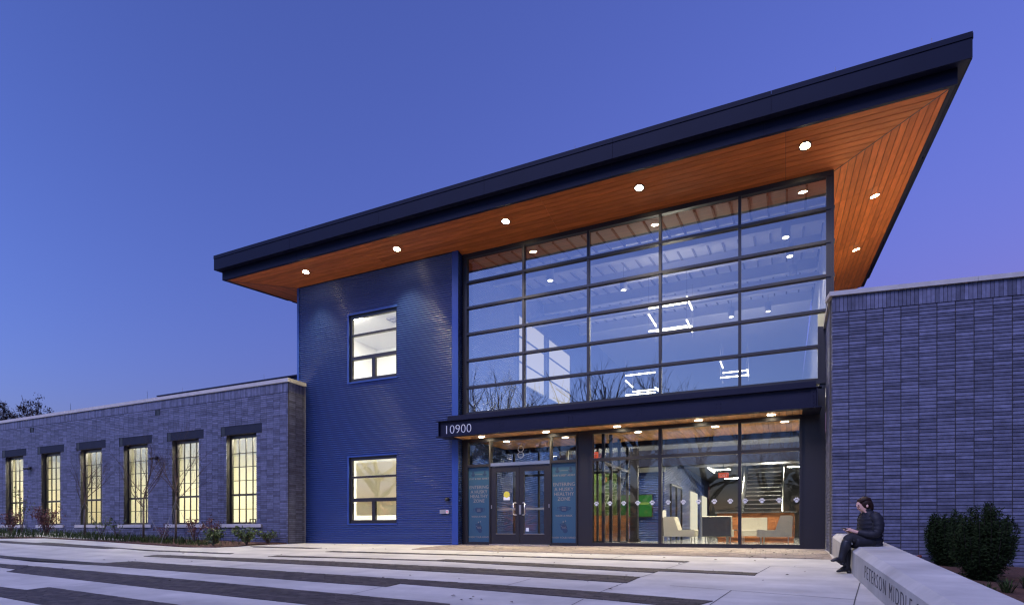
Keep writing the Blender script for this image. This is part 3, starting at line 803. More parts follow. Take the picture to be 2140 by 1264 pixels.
MB().box(-8.62, .60, -.16, -.071, 3.70, 3.765).build('sill_flashing', M['bronze'], canopy)
MB().box(-9.0, -8.64, cy + .2, BY - .014, bz0, bz0 + .03).build('end_flashing', M['navy'], canopy)
MB().box(.34, .70, cy + .2, -.05, bz0 + .0, bz0 + .03).build('end_flashing', M['navy'], canopy)
x = -8.62; ci = 0
while x < .33:
    wv = .137; x1 = min(x + wv - .005, .338)
    for (ya, yb) in ((cy + .195, -.08), (-.078, 2.42)):
        MB().box(x, x1, ya, yb, 3.098, 3.118).build('canopy_board', M['wood_can'], canopy)
    x += wv
MB().box(-8.62, .34, -.078, 2.42, 3.12, 3.5).build('inner_slab', M['navy'], canopy)
MB().box(-8.62, .95, 2.425, 2.47, 2.98, 3.55).build('inner_beam', M['navy'], canopy)
MB().box(-8.62, .95, 2.38, 2.56, 2.955, 2.978).build('inner_beam_flange', M['navy'], canopy)
cl = [(-7.86, -.33), (-5.88, -.33), (-3.92, -.33), (-1.91, -.33), (-.30, -.33), (-7.59, .75), (-5.72, .75), (-3.63, .75), (-1.64, .75), (-.02, .75)]
for i, (x, y) in enumerate(cl):
    lab = ('%s slim light from the left under the door canopy' if i < 5 else '%s slim light from the left in the wooden ceiling just inside the glass') % ORD[i % 5]
    t = thing('canopy_light', lab, 'ceiling light', (x, y, 3.09), group='lights in the canopy ceiling')
    lens = MB(); n = 20
    vs = [(x + .09 * math.cos(2 * math.pi * k / n), y + .055 * math.sin(2 * math.pi * k / n), 3.088) for k in range(n)] + [(x + .08 * math.cos(2 * math.pi * k / n), y + .045 * math.sin(2 * math.pi * k / n), 3.082) for k in range(n)]
    lens.add(vs, [tuple(range(2 * n - 1, n - 1, -1))] + [(k, n + k, n + (k + 1) % n, (k + 1) % n) for k in range(n)], .5).build('lens', M['lampcan'], t)
    tr_ = MB(); vs = []
    for rr, zz in ((.115, 3.097), (.11, 3.089), (.09, 3.0885)):
        vs += [(x + rr * math.cos(2 * math.pi * k / n), y + rr * .67 * math.sin(2 * math.pi * k / n), zz) for k in range(n)]
    tr_.add(vs, [(j * n + k, j * n + (k + 1) % n, (j + 1) * n + (k + 1) % n, (j + 1) * n + k) for j in range(2) for k in range(n)], .5).build('trim_ring', M['ceil'], t)
    spot('light', (x, y, 3.03), (23 if i < 4 else 13) if i < 5 else 60, 140, .7, (1, .83, .45) if i < 5 else (1, .88, .66), t, .1)
# house number
text('10900', .355, Matrix.Translation((-8.80, cy + .078, 3.155)) @ FACE, M['lettering'], 'house_number', canopy, .006, 'LEFT', 1.0, -.008, sx=1.02)

# ---- storefront
sf = MB()
def v(x0, x1, z0=0.0, z1=3.09, y0=-.06, y1=.08): sf.box(x0, x1, y0, y1, z0, z1)
v(-8.655, -8.47); v(-7.765, -7.715, 0, 3.0); v(-5.885, -5.835, 0, 3.0); v(-5.13, -5.085); v(-4.715, -4.655)
v(-2.925, -2.845, .10, 3.0); v(-1.035, -.965, .10, 3.0); v(.285, .335)
sf.box(-8.47, -7.765, -.055, .08, 3.0, 3.09).box(-7.765, -5.13, -.055, .08, 3.0, 3.09).box(-4.655, .285, -.055, .08, 3.0, 3.09)
sf.box(-8.47, -7.765, -.055, .08, .0, .09).box(-5.835, -5.13, -.055, .08, .0, .09).box(-4.655, .285, -.055, .08, .0, .10)
store = sf.build('storefront', M['bronze'], ent)
for a, c in ((-8.47, -7.765), (-5.835, -5.13)): MB().box(a, c, -.058, .08, 2.27, 2.345).build('transom', M['bronze'], store)
MB().box(-7.715, -5.885, -.058, .08, 2.27, 2.36).build('transom', M['chrome'], store)
MB().box(-4.655, .285, -.058, .08, 2.27, 2.345).build('transom', M['bronze'], store)
MB().box(-5.085, -4.715, -.03, .08, .0, 3.09).build('column_cover', M['bronze'], store)
MB().box(.335, .815, -.03, .08, .0, 3.70).build('column_cover', M['bronze'], store)
for a, c, z0, z1 in ((-8.47, -7.765, 2.345, 3.0), (-7.715, -5.885, 2.36, 3.0), (-5.835, -5.13, 2.345, 3.0), (-4.655, -2.925, 2.345, 3.0), (-2.845, -1.035, 2.345, 3.0), (-.965, .285, 2.345, 3.0),
                     (-4.655, -2.925, .10, 2.27), (-2.845, -1.035, .10, 2.27), (-.965, .285, .10, 2.27)):
    quad('pane', [(a, .01, z0), (c, .01, z0), (c, .01, z1), (a, .01, z1)], M['glass'], store)
# printed films on the two sidelights
def filmtext(xc, zc, s, body, m='decaltxt'):
    text(body, s, Matrix.Translation((xc, -.014, zc)) @ FACE, M[m], 'film_lettering', store, .0015)
for xc, w2 in ((-8.118, .353), (-5.483, .353)):
    MB().box(xc - w2, xc + w2, -.012, .0, .09, 2.27).build('window_film', M['decal'], store)
    ic = MB(); ic.box(xc - .13, xc + .11, -.016, -.012, 2.055, 2.063)
    ic.build('film_line', M['decaltxt'], store)
    ic = MB()
    for s_ in (-1, 1):
        ic.ball((xc + s_ * .19, -.0125, 2.12), .035, .003, .04); ic.ball((xc + s_ * .19, -.0125, 2.045), .062, .003, .045)
    # face mask
    n = 14
    prof = [(-.14, .05), (-.07, .075), (.0, .065), (.07, .075), (.14, .05), (.12, -.04), (.06, -.085), (0, -.095), (-.06, -.085), (-.12, -.04)]
    ic.add([(xc + px, -.0145, 1.02 + pz) for px, pz in prof], [tuple(range(10))], .5)
    for s_ in (-1, 1):
        ic.path([(xc + s_ * .13, -.0145, 1.06), (xc + s_ * .185, -.0145, 1.065), (xc + s_ * .19, -.0145, 1.02), (xc + s_ * .12, -.0145, .975)], .006, 5)
    # hand under drops
    ic.ball((xc, -.0135, .50), .10, .003, .085); ic.ball((xc + .04, -.0135, .42), .07, .003, .07)
    for q in range(4): ic.tube((xc - .03 + q * .03, -.0145, .53), (xc - .11 + q * .04, -.0145, .61 + q * .012), .016, .012, 6)
    ic.build('film_icon', M['decalico'], store)
    lt = MB()
    for zz in (1.045, 1.005, .975): lt.box(xc - .055, xc + .055, -.018, -.0155, zz, zz + .008)
    for q in range(4): lt.tube((xc - .02 + q * .03, -.0165, .47), (xc - .08 + q * .035, -.0165, .56), .005, .005, 5)
    lt.ball((xc - .02, -.0145, .66), .014, .003, .02).ball((xc + .05, -.0145, .68), .012, .003, .017)
    lt.build('film_icon', M['decaltxt'], store)
    filmtext(xc, 1.905, .075, 'STAY 6 FEET APART')
    for q, (wd, zz) in enumerate((('ENTERING', 1.64), ('A HUSKY', 1.505), ('HEALTHY', 1.375), ('ZONE', 1.24))): filmtext(xc, zz, .135, wd)
    filmtext(xc, .80, .075, 'WEAR A MASK'); filmtext(xc, .205, .075, 'WASH YOUR HANDS')
text('8', .54, Matrix.Translation((-6.785, -.0, 2.455)) @ FACE, M['frosted'], 'door_number', store, .002, 'CENTER', 1, -.016)
# paw prints on the lower panes
pw = MB()
pw.ball((0, 0, -.012), .038, .002, .032, 10, 6)
for px, pz, rr in ((-.048, .025, .017), (-.018, .052, .018), (.018, .052, .018), (.048, .025, .017)): pw.ball((px, 0, pz), rr, .002, rr * 1.35, 8, 5)
pwm = pw.mesh('paw_decal', M['frosted'])
for i in range(14):
    x = -4.57 + i * .3695 if i < 5 else (-2.69 + (i - 5) * .369 if i < 10 else -.88 + (i - 10) * .37)
    link(pwm, 'paw_decal', store, mw=Matrix.Translation((x, .004, 1.12)))
# doors
for k, (a, c) in enumerate(((-7.71, -6.805), (-6.795, -5.89))):
    hx = c - .10 if k == 0 else a + .10
    d = MB(); y0, y1 = -.035, .02; z0, z1 = .035, 2.262
    s1, s2 = (.17, .13) if k == 0 else (.13, .17)
    d.box(a, a + s1, y0, y1, z0, z1).box(c - s2, c, y0, y1, z0, z1).box(a + s1, c - s2, y0, y1, z0, .33).box(a + s1, c - s2, y0, y1, 2.09, z1)
    dr = d.build('door', M['bronze'], ent)
    quad('pane', [(a + s1, -.005, .33), (c - s2, -.005, .33), (c - s2, -.005, 2.09), (a + s1, -.005, 2.09)], M['glass'], dr)
    s_ = 1 if k == 0 else -1
    gx = c - .15 if k == 0 else a + .15
    h = MB().path([(gx + s_ * .075, -.035, 1.20), (gx, -.075, 1.20), (gx - s_ * .02, -.09, 1.18), (gx - s_ * .02, -.09, .88), (gx, -.075, .86), (gx + s_ * .075, -.035, .86)], .014, 8)
    h.build('handle', M['chrome'], dr, True)
    MB().box(a + s1 - .01, c - s2 + .01, -.045, -.036, .318, .332).build('glazing_bead', M['chrome'], dr)
    MB().box(a + .16, c - .12, .03, .07, 1.00, 1.06).build('push_bar', M['chrome'], dr)
    hz = MB()
    for zz in (1.05,): hz.box((a + .005) if k == 0 else (c - .03), (a + .03) if k == 0 else (c - .005), -.045, -.036, zz, zz + .10)
    hz.build('hinge', M['chrome'], dr)
MB().box(-6.80 - .02, -6.80 + .045, -.040, -.0362, .88, 1.14).build('lock_plate', M['chrome'], store)
MB().box(-7.72, -5.88, -.14, .06, .004, .032).build('threshold', M['chrome'], store)
st = MB().ball((-7.22, -.0085, 1.44), .10, .002, .10, 12, 6); st.build('sticker', M['yellow'], store)
MB().box(-7.32, -7.12, -.0095, -.0075, 1.29, 1.38).build('sticker', M['lettering'], store)
MB().box(-6.62, -6.53, -.0095, -.0075, .40, .50).build('sticker', M['lettering'], store)
# intercom and camera on the blue wall
t = thing('intercom_panel', 'small silver intercom box on the blue wall left of the doors', 'intercom', (-9.1, BY, .92))
MB().box(-9.26, -9.06, BY - .05, BY - .005, .92, 1.03).build('speaker_plate', M['chrome'], t)
MB().box(-9.05, -8.965, BY - .045, BY - .005, .925, 1.025).build('card_reader', M['ceil'], t)
MB().box(-9.025, -8.99, BY - .05, BY - .0455, .95, 1.0).build('button', M['signred'], t)
t = thing('security_camera', 'small black dome camera on the blue wall above the intercom', 'camera', (-9.02, BY, 1.28))
MB().ball((-9.02, BY - .06, 1.33), .065, .06, .055).build('dome', M['black'], t, True)
MB().box(-9.07, -8.96, BY - .06, BY, 1.30, 1.38).build('bracket', M['black'], t)

# ------------------------------------------------------------------ lobby
struct(MB().box(-8.6, 9, .085, 26, -.25, -.0).build('lobby_floor', M['floor']))
# blue corrugated inside walls
iw = MB()
corr(iw, (-8.40, 26), (-8.40, .13), 0, 9.5, (-1, 0), zref=.02)
struct(iw.build('lobby_side_wall', M['blue'], None, True))
iw = MB(); corr(iw, (-8.4, 7.6), (-4.2, 7.6), 0, 2.65, (0, 1)); struct(iw.build('lobby_blue_wall', M['blue'], None, True))
iw = MB(); corr(iw, (-4.2, 7.6), (-4.2, 22), 0, 3.3, (-1, 0)); struct(iw.build('corridor_blue_wall', M['blue'], None, True))
struct(MB().box(-8.4, -4.19, 7.62, 7.75, 2.65, 3.3).build('lobby_bulkhead', M['white']))
struct(MB().box(-4.2, 9, 22, 22.1, 0, 3.3).build('corridor_end_wall', M['darkwall']))
struct(MB().box(-8.4, 9, 7.4, 26, 3.3, 3.75).build('upper_floor', M['darkwall']))
struct(MB().box(1.9, 2.0, .09, 26, 0, 3.4).build('lobby_right_wall', M['olive']))
struct(MB().hexa([(.905, .09, 3.75), (.925, .09, 3.75), (.925, 26, 3.75), (.905, 26, 3.75), (.905, .09, 8.42), (.925, .09, 8.42), (.925, 26, 9.6), (.905, 26, 9.6)]).build('upper_right_wall', M['steelgrey']))
struct(MB().box(-8.4, .9, 25.9, 26, 3.7, 9.55).build('upper_back_wall', M['white']))
tag(MB().box(-8.4, 1.88, 7.2, 7.38, 2.85, 3.45).box(-8.4, 1.88, 7.12, 7.46, 2.83, 2.85).build('floor_beam', M['navy']), 'deep dark steel beam crossing the lobby above the desk', 'beam')
# windows in the upper side wall, their brightness a glowing sheet in each frame
rm = MB(); rm.box(-12.5, -12.4, 3.75, 25, 4.2, 8.6).box(-12.5, -8.45, 3.75, 3.85, 4.2, 8.6).box(-12.5, -8.45, 25, 25.1, 4.2, 8.6)
struct(rm.build('upper_room_wall', M['white']))
def litwin(y0, y1, z0, z1, lab):
    t = thing('interior_window', lab, 'window', (-8.36, y0, z0))
    f = MB(); x0, x1 = -8.385, -8.33
    f.box(x0, x1, y0 - .05, y0, z0 - .05, z1 + .05).box(x0, x1, y1, y1 + .05, z0 - .05, z1 + .05).box(x0, x1, y0, y1, z0 - .05, z0).box(x0, x1, y0, y1, z1, z1 + .05)
    f.box(x0, x1 - .01, y0, y1, z0 + .68 * (z1 - z0), z0 + .68 * (z1 - z0) + .05).box(x0, x1 - .01, y0, y1, z0 + .3 * (z1 - z0), z0 + .3 * (z1 - z0) + .05)
    f.build('frame', M['bronze'], t)
    MB().box(-8.382, -8.368, y0, y1, z0, z1).build('blind', M['room_glow'], t)  # glowing sheet in place of a lit room, not a real blind
M['room_glow'] = emit('room_glow_sheet', (1, .92, .72), .17)  # emission stands in for light from the rooms behind
litwin(3.3, 5.65, 5.55, 7.85, 'bright office window in the upper blue side wall, nearest the glass front')
litwin(6.1, 8.6, 5.55, 7.85, 'second bright office window in the upper blue side wall')
litwin(18.2, 20.2, 5.6, 7.6, 'distant bright window far back in the upper blue side wall')
litwin(22.2, 25.0, 5.6, 7.6, 'farthest bright window in the upper blue side wall')
# roof deck seen from below: ribs and beams
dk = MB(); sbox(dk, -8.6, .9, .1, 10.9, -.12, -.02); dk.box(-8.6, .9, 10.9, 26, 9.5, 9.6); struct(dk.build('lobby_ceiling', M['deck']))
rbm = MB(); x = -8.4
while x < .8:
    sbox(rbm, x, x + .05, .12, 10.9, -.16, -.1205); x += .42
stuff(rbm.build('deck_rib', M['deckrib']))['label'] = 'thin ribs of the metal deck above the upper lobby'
bpy.data.objects['deck_rib']['category'] = 'deck ribs'
for i, y in enumerate((1.5, 3.6, 5.7, 7.8, 9.9)):
    t = thing('roof_beam', '%s grey steel roof beam behind the upper glass, counted from the front' % ORD[i], 'beam', (-2.5, y, rz(y) - .5), group='upper lobby roof beams')
    b = MB(); z = rz(y) - .165
    b.box(-8.38, .9, y - .01, y + .01, z - .36, z).build('web', M['deck'], t)
    MB().box(-8.38, .9, y - .09, y + .09, z - .385, z - .361).build('flange', M['deck'], t)
tag(MB().tube((-8.3, 4.4, 7.9), (.88, 4.4, 7.9), .16, .16, 14).build('air_duct', M['deck'], None, True), 'round grey air duct running across the upper lobby', 'duct')
# cylinder pendants
pn = [(.0, 1.0), (.1, 2.6), (.2, 4.7), (-.6, 8.9), (-1.9, 8.9), (-6.2, .8), (-4.6, 3.0)]
for i, (x, y) in enumerate(pn):
    z = rz(y) - .95
    t = thing('pendant_light', 'cylinder pendant light in the upper lobby, number %s counting right to left' % ['one', 'two', 'three', 'four', 'five', 'six', 'seven', 'eight', 'nine'][i], 'pendant light', (x, y, z), group='cylinder pendants in the upper lobby')
    MB().tube((x, y, z), (x, y, z + .34), .11, .11, 14).build('body', M['steelgrey'], t, True)
    MB().tube((x, y, z + .34), (x, y, rz(y) - .17), .008, .008, 5).build('stem', M['steelgrey'], t)
    MB().tube((x, y, z - .004), (x, y, z - .001), .075, .075, 14).build('lens', M['led'], t)
    spot('light', (x, y, z - .05), 70, 120, .6, (1, .92, .75), t, .08)
# square spiral LED pendants
def spiral(cx, cy_, cz, w, n, dz, lab):
    t = thing('spiral_led_pendant', lab, 'pendant light', (cx, cy_, cz))
    pts = []
    for k in range(n + 1):
        a = (k % 4); px = (-1, 1, 1, -1)[a] * w / 2; py = (-1, -1, 1, 1)[a] * w / 2
        pts.append((cx + px, cy_ + py, cz + k * dz))
    for k in range(n): MB().tube(pts[k], (pts[k + 1][0], pts[k + 1][1], pts[k][2]), .022, .022, 6).build('led_tube', M['led'], t)
    for k in range(4): MB().tube((pts[k][0], pts[k][1], cz), (pts[k][0], pts[k][1], cz + n * dz + .6), .006, .006, 4).build('hanger', M['steelgrey'], t)
    l = bpy.data.lights.new('light', 'POINT'); l.energy = 30; l.color = (1, .93, .75); l.shadow_soft_size = .4
    o = bpy.data.objects.new('light', l); COL.objects.link(o); o.location = (cx, cy_, cz + n * dz / 2); o.parent = t; o.matrix_parent_inverse = t.matrix_basis.inverted()
spiral(-3.15, 3.0, 6.35, 1.1, 6, .17, 'square spiral of glowing tubes hanging high in the middle of the glass front')
spiral(-5.3, 9.0, 5.9, 1.2, 5, .2, 'lower square spiral of glowing tubes deeper in the upper lobby')
spiral(-1.9, 10.5, 6.6, 1.0, 4, .22, 'small square spiral of glowing tubes at the right of the upper lobby')
# vestibule
t = thing('vestibule', 'dark framed glass vestibule just inside the entrance doors', 'vestibule', (-6.4, 1.5, 0))
f = MB(); VX = -4.42
for y in (.12, .85, 1.75, 2.72): f.box(VX - .04, VX + .04, y, y + .07, 0, 3.09)
f.box(VX - .04, VX + .04, .19, 2.72, 2.2, 2.27).box(VX - .04, VX + .04, .19, 2.72, 0, .09)
for x in (-8.3, -7.4, -6.4, -5.4): f.box(x, x + .06, 2.72, 2.79, 0, 3.09)
f.box(-8.3, VX - .04, 2.72, 2.79, 2.2, 2.27).box(-8.3, VX - .04, 2.72, 2.79, 0, .09)
f.build('frame', M['bronze'], t)
for a, c in ((.19, .85), (.92, 1.75), (1.82, 2.72)):
    for z0, z1 in ((.09, 2.2), (2.27, 3.09)): quad('pane', [(VX, a, z0), (VX, c, z0), (VX, c, z1), (VX, a, z1)], M['glass'], t)
for a, c in ((-8.24, -7.4), (-7.34, -6.4), (-6.34, -5.4), (-5.34, VX - .04)):
    for z0, z1 in ((.09, 2.2), (2.27, 3.09)): quad('pane', [(a, 2.75, z0), (c, 2.75, z0), (c, 2.75, z1), (a, 2.75, z1)], M['glass'], t)
tag(MB().box(-6.36, -6.30, 2.60, 2.66, 0, 3.05).box(-6.80, -5.86, 2.60, 2.66, 2.12, 2.2).box(-6.80, -6.74, 2.60, 2.66, 0, 2.12).box(-5.92, -5.86, 2.60, 2.66, 0, 2.12).build('door_frame', M['cream']), 'pale inner door frame seen through the right entrance door', 'door frame')
tag(MB().box(-7.0, -5.5, 5.5, 5.6, .95, 2.5).build('lime_panel', M['green']), 'bright lime wall panel seen through the vestibule glass', 'panel')
tag(MB().box(-6.9, -5.0, 5.2, 5.35, 0, .95).build('wood_counter', M['wood_desk']), 'low wooden counter under the lime panel', 'counter')
# column, screen
tag(MB().box(-4.98, -4.72, 5.4, 5.62, 0, 3.3).box(-5.03, -4.67, 5.35, 5.67, 0, .12).build('steel_column', M['bronze']), 'square dark steel column in front of the green screen', 'column')
t = thing('wall_screen', 'green wall screen on the blue lobby wall behind the column', 'screen', (-5, 7.5, 1))
MB().box(-6.0, -4.62, 7.5, 7.575, .92, 1.80).build('bezel', M['black'], t)
MB().box(-5.97, -4.65, 7.494, 7.4995, .95, 1.77).build('display', M['screen'], t)
MB().ball((-4.95, 7.4935, 1.45), .22, .002, .05).build('display_mark', M['green'], t)
# doorways in the corridor wall
for i, (y0, y1) in enumerate(((14.3, 16.6), (18.6, 20.6))):
    tag(MB().box(-4.195, -4.16, y0, y1, 0, 2.3).build('doorway', M['room_glow']), '%s bright doorway in the blue corridor wall' % ('near', 'far')[i], 'doorway')  # self-glowing slab stands in for the lit space beyond
fr = MB()
for y in (8.6, 9.9, 11.2): fr.box(-4.17, -4.10, y, y + .08, 0, 2.2)
fr.box(-4.17, -4.10, 8.6, 11.28, 2.2, 2.28); tag(fr.build('glazed_door_frame', M['black']), 'black framed glazed doors in the blue corridor wall', 'doors')
t = thing('exit_sign', 'small red exit sign hanging from the lobby ceiling', 'sign', (-2.1, 8, 2.6))
MB().box(-2.28, -1.92, 7.98, 8.02, 2.38, 2.56).build('face', M['signred'], t)
MB().tube((-2.1, 8, 2.56), (-2.1, 8, 3.3), .01, .01, 5).build('stem', M['black'], t)
text('EXIT', .15, Matrix.Translation((-2.1, 7.975, 2.415)) @ FACE, M['lettering'], 'lettering', t, .001)
t = thing('exit_sign', 'red exit sign behind the transom right of the entrance doors', 'sign', (-5.45, 2.5, 2.7))
MB().box(-5.68, -5.28, 2.50, 2.54, 2.62, 2.86).build('face', M['signred'], t)
text('EXIT', .17, Matrix.Translation((-5.48, 2.495, 2.68)) @ FACE, M['lettering'], 'lettering', t, .001)
MB().tube((-5.48, 2.52, 2.86), (-5.48, 2.52, 3.09), .01, .01, 5).build('stem', M['black'], t)
# pipes under the upper floor
for i, (y, z) in enumerate(((8.2, 3.05), (8.9, 3.12), (10.0, 3.05))):
    tag(MB().tube((-4.1, y, z), (1.85, y, z), .07, .07, 8).build('ceiling_pipe', M['steelgrey'], None, True), '%s exposed pipe under the upper floor behind the lobby beam' % ORD[i], 'pipe', 'exposed ceiling pipes')
for i, x in enumerate((-3.2, .9)):
    tag(MB().box(x, x + .06, 11, 15, 3.22, 3.25).build('strip_light', M['led']), '%s strip light under the upper floor' % ('left', 'right')[i], 'strip light', 'strip lights under the upper floor')
# reception desk
t = thing('reception_desk', 'wooden reception desk with knotty boards behind the lobby chairs', 'desk', (-1, 7.3, 0))
for k in range(4): MB().box(-2.24, .27, 7.2, 7.24, .14 + k * .222, .14 + (k + 1) * .222 - .004).build('front_board', M['wood_desk'], t)
MB().box(-2.22, .25, 7.245, 7.9, .0, 1.02).build('carcass', M['wood_desk'], t)
MB().box(-2.30, .33, 7.12, 7.95, 1.03, 1.075).build('counter_top', M['darkwall'], t)
# stair
t = thing('lobby_stair', 'dark open stair rising behind the reception desk', 'stair', (-.86, 10, 0))
for k in range(20): MB().box(-1.55, -.17, 9.4 + k * .28, 9.4 + (k + 1) * .28 + .03, (k + 1) * .19 - .04, (k + 1) * .19).build('tread', M['darkwall'], t)
ns = MB()
for k in range(20): MB().box(-1.55, -.17, 9.385 + k * .28, 9.398 + k * .28, (k + 1) * .19 - .03, (k + 1) * .19 + .002).build('nosing', M['chrome'], t)
for x in (-1.62, -.12):
    b = MB(); b.hexa([(x, 9.3, 0), (x + .05, 9.3, 0), (x + .05, 15, 3.85), (x, 15, 3.85), (x, 9.3, .3), (x + .05, 9.3, .3), (x + .05, 15, 4.15), (x, 15, 4.15)]).build('stringer', M['darkwall'], t)
    MB().tube((x + .02, 9.3, .95), (x + .02, 15, 4.8), .03, .03, 6).build('handrail', M['chrome'], t)
    MB().tube((x + .02, 9.3, .1), (x + .02, 9.3, .95), .02, .02, 6).build('baluster', M['chrome'], t)
# lounge chairs
def lounge():
    t = thing('lounge_chair', 'x', 'chair')
    s = MB(); s.extr([(-.40, .26), (.40, .26), (.42, .42), (.40, .45), (-.02, .43), (-.14, .80), (-.38, .80), (-.42, .77)], -.36, .36).build('seat', M['fabric'], t, local=True)
    MB().box(-.438, -.421, -.34, .34, .28, .78).build('back_panel', M['fabric_d'], t, local=True)
    for y in (-.28, .28):
        MB().path([(-.32, y, .26), (-.32, y, .02), (.32, y, .02), (.32, y, .26)], .011, 6).build('leg', M['chrome'], t, local=True)
    return t
ch = lounge()
spots = [(-2.62, 1.55, 0, 'pale grey lounge chair at the left, its back to the tall mullion'), (-1.62, 1.25, R_(90), 'lounge chair in the middle showing its dark back to the glass'), (-.26, 1.35, R_(180), 'pale grey lounge chair at the right facing left'), (-.85, 3.4, R_(-90), 'lounge chair farthest back, in front of the reception desk')]
for i, (x, y, a, lab) in enumerate(spots):
    c = ch if i == 0 else copy_tree(ch)
    c.matrix_basis = Matrix.Translation((x, y, 0)) @ Matrix.Rotation(a, 4, 'Z')
    c['label'] = lab; c['group'] = 'lobby lounge chairs'
# side table
t = thing('side_table', 'small round table between the lobby lounge chairs', 'table', (-1.5, 2.5, 0))
MB().tube((-1.5, 2.5, .42), (-1.5, 2.5, .45), .28, .28, 18).build('top', M['fabric_d'], t)
MB().tube((-1.5, 2.5, .0), (-1.5, 2.5, .42), .03, .03, 8).build('stem', M['chrome'], t)
MB().tube((-1.5, 2.5, .001), (-1.5, 2.5, .02), .2, .2, 14).build('base', M['chrome'], t)
t = thing('sanitizer_stand', 'slim white dispenser stand at the left of the lobby chairs', 'dispenser', (-3.3, 2.6, 0))
MB().box(-3.38, -3.22, 2.55, 2.65, .72, 1.02).build('dispenser', M['ceil'], t)
MB().tube((-3.3, 2.6, .0), (-3.3, 2.6, .72), .025, .025, 8).build('post', M['chrome'], t)
MB().tube((-3.3, 2.6, .0), (-3.3, 2.6, .02), .16, .16, 14).build('base', M['chrome'], t)
# wall tubes on the right lobby wall
for i, (y, z) in enumerate(((4.6, 2.9), (6.2, 2.55), (7.0, 2.2))):
    tag(MB().tube((1.80, y, z), (1.86, y + .5, z + .12), .022, .022, 6).build('led_wall_tube', M['led']), '%s slanted light tube on the right lobby wall' % ORD[i], 'wall light', 'light tubes on the right lobby wall')
# fill lights added to brighten the lobby, under the upper floor and slab
for i, (x, y) in enumerate(((-2.6, 9.0), (-.4, 9.4), (-2.6, 13.0), (.4, 13.0), (-2.6, 18.0), (-6.6, 6.6), (-6.6, 4.4), (-2.9, 5.2), (-.6, 5.2))):
    z = 3.16 if y > 7.4 else 4.6
    t = thing('lobby_fill_light', '%s added fill light hanging in the ground floor lobby, counted from the desk' % ['first', 'second', 'third', 'fourth', 'fifth', 'sixth', 'seventh', 'eighth', 'ninth'][i], 'panel light', (x, y, z), group='added fill lights in the lobby')
    MB().box(x - .35, x + .35, y - .15, y + .15, z, z + .05).build('housing', M['steelgrey'], t)
    MB().box(x - .33, x + .33, y - .13, y + .13, z - .006, z - .001).build('diffuser', M['panelw'], t)
    l = bpy.data.lights.new('light', 'AREA'); l.energy = 11 if y > 7.4 else (14 if x < -5 else 24); l.size = .6; l.color = (1, .93, .78)
    o = bpy.data.objects.new('light', l); COL.objects.link(o); o.location = (x, y, z - .02); o.parent = t; o.matrix_parent_inverse = t.matrix_basis.inverted()
# ------------------------------------------------------------------ bench wall
def bx0(y): return .815 + .038 * (-2.4 - y)
t = thing('bench_wall', 'long pale concrete bench wall with engraved school name running towards the viewer', 'bench', (1.1, -5, -.3))
segs = [(-2.06, -4.55), (-4.552, -7.6), (-7.602, -10.6), (-10.602, -13.0)]
for a, c in segs:
    b = MB(); n = 6; vs = []; fs = []
    prof = [(0, -.25), (0, .345), (.09, .42), (.555, .42), (.585, .39), (.585, -.25)]
    ys = [a + (c - a) * k / n for k in range(n + 1)]
    for y in ys:
        for dx, h in prof: vs.append((bx0(y) + dx + (.02 if y > -4.56 and h < .4 and dx < .3 else 0), y, gz(0, y) + h))
    m_ = len(prof)
    for k in range(n):
        for i in range(m_): fs.append((k * m_ + i, k * m_ + (i + 1) % m_, (k + 1) * m_ + (i + 1) % m_, (k + 1) * m_ + i))
    fs += [tuple(range(m_ - 1, -1, -1)), tuple(range(n * m_, n * m_ + m_))]
    b.add(vs, fs, .5).build('bench_block', M['concrete'], t)
ex = Vector((.038, -1, -.065)).normalized(); ey = Vector((0, 0, 1)); ey = (ey - ex * ey.dot(ex)).normalized(); ez = ex.cross(ey)
y0 = -5.98
mw = Matrix(((ex.x, ey.x, ez.x, bx0(y0) - .001), (ex.y, ey.y, ez.y, y0), (ex.z, ey.z, ez.z, gz(0, y0) + .115), (0, 0, 0, 1)))
text('PETERSON MIDDLE SCHOOL', .25, mw, M['engrave'], 'engraved_lettering', t, .0025, 'LEFT', 1.28, -.004)

# ------------------------------------------------------------------ seated person
CR, CF = Vector((.9048, .4258, 0)), Vector((-.4258, .9048, 0))
PB = Vector((.847, -4.80, -.222))
def P(dx, dz, dep=0): return PB + CR * dx + CF * dep + Vector((0, 0, dz))
person = thing('person', 'person in black quilted coat and tall boots sitting on the bench looking at a phone', 'person', tuple(PB))
def skin(name, pts, edges, rad, m, root=0, sub=2, parent=person):
    me = bpy.data.meshes.new(name); me.from_pydata([tuple(p) for p in pts], edges, []); me.update()
    o = bpy.data.objects.new(name, me); COL.objects.link(o)
    md = o.modifiers.new('s', 'SKIN'); md.use_smooth_shade = True
    sv = me.skin_vertices[0].data
    for i, r in enumerate(rad):
        sv[i].radius = (r, r) if not isinstance(r, tuple) else r; sv[i].use_root = (i == root)
    ss = o.modifiers.new('u', 'SUBSURF'); ss.levels = sub; ss.render_levels = sub
    dg = bpy.context.evaluated_depsgraph_get(); dg.update()
    m2 = bpy.data.meshes.new_from_object(o.evaluated_get(dg)); m2.name = name
    bpy.data.objects.remove(o)
    m2.materials.clear(); m2.materials.append(m)
    m2.polygons.foreach_set('use_smooth', [True] * len(m2.polygons))
    return link(m2, name, parent)
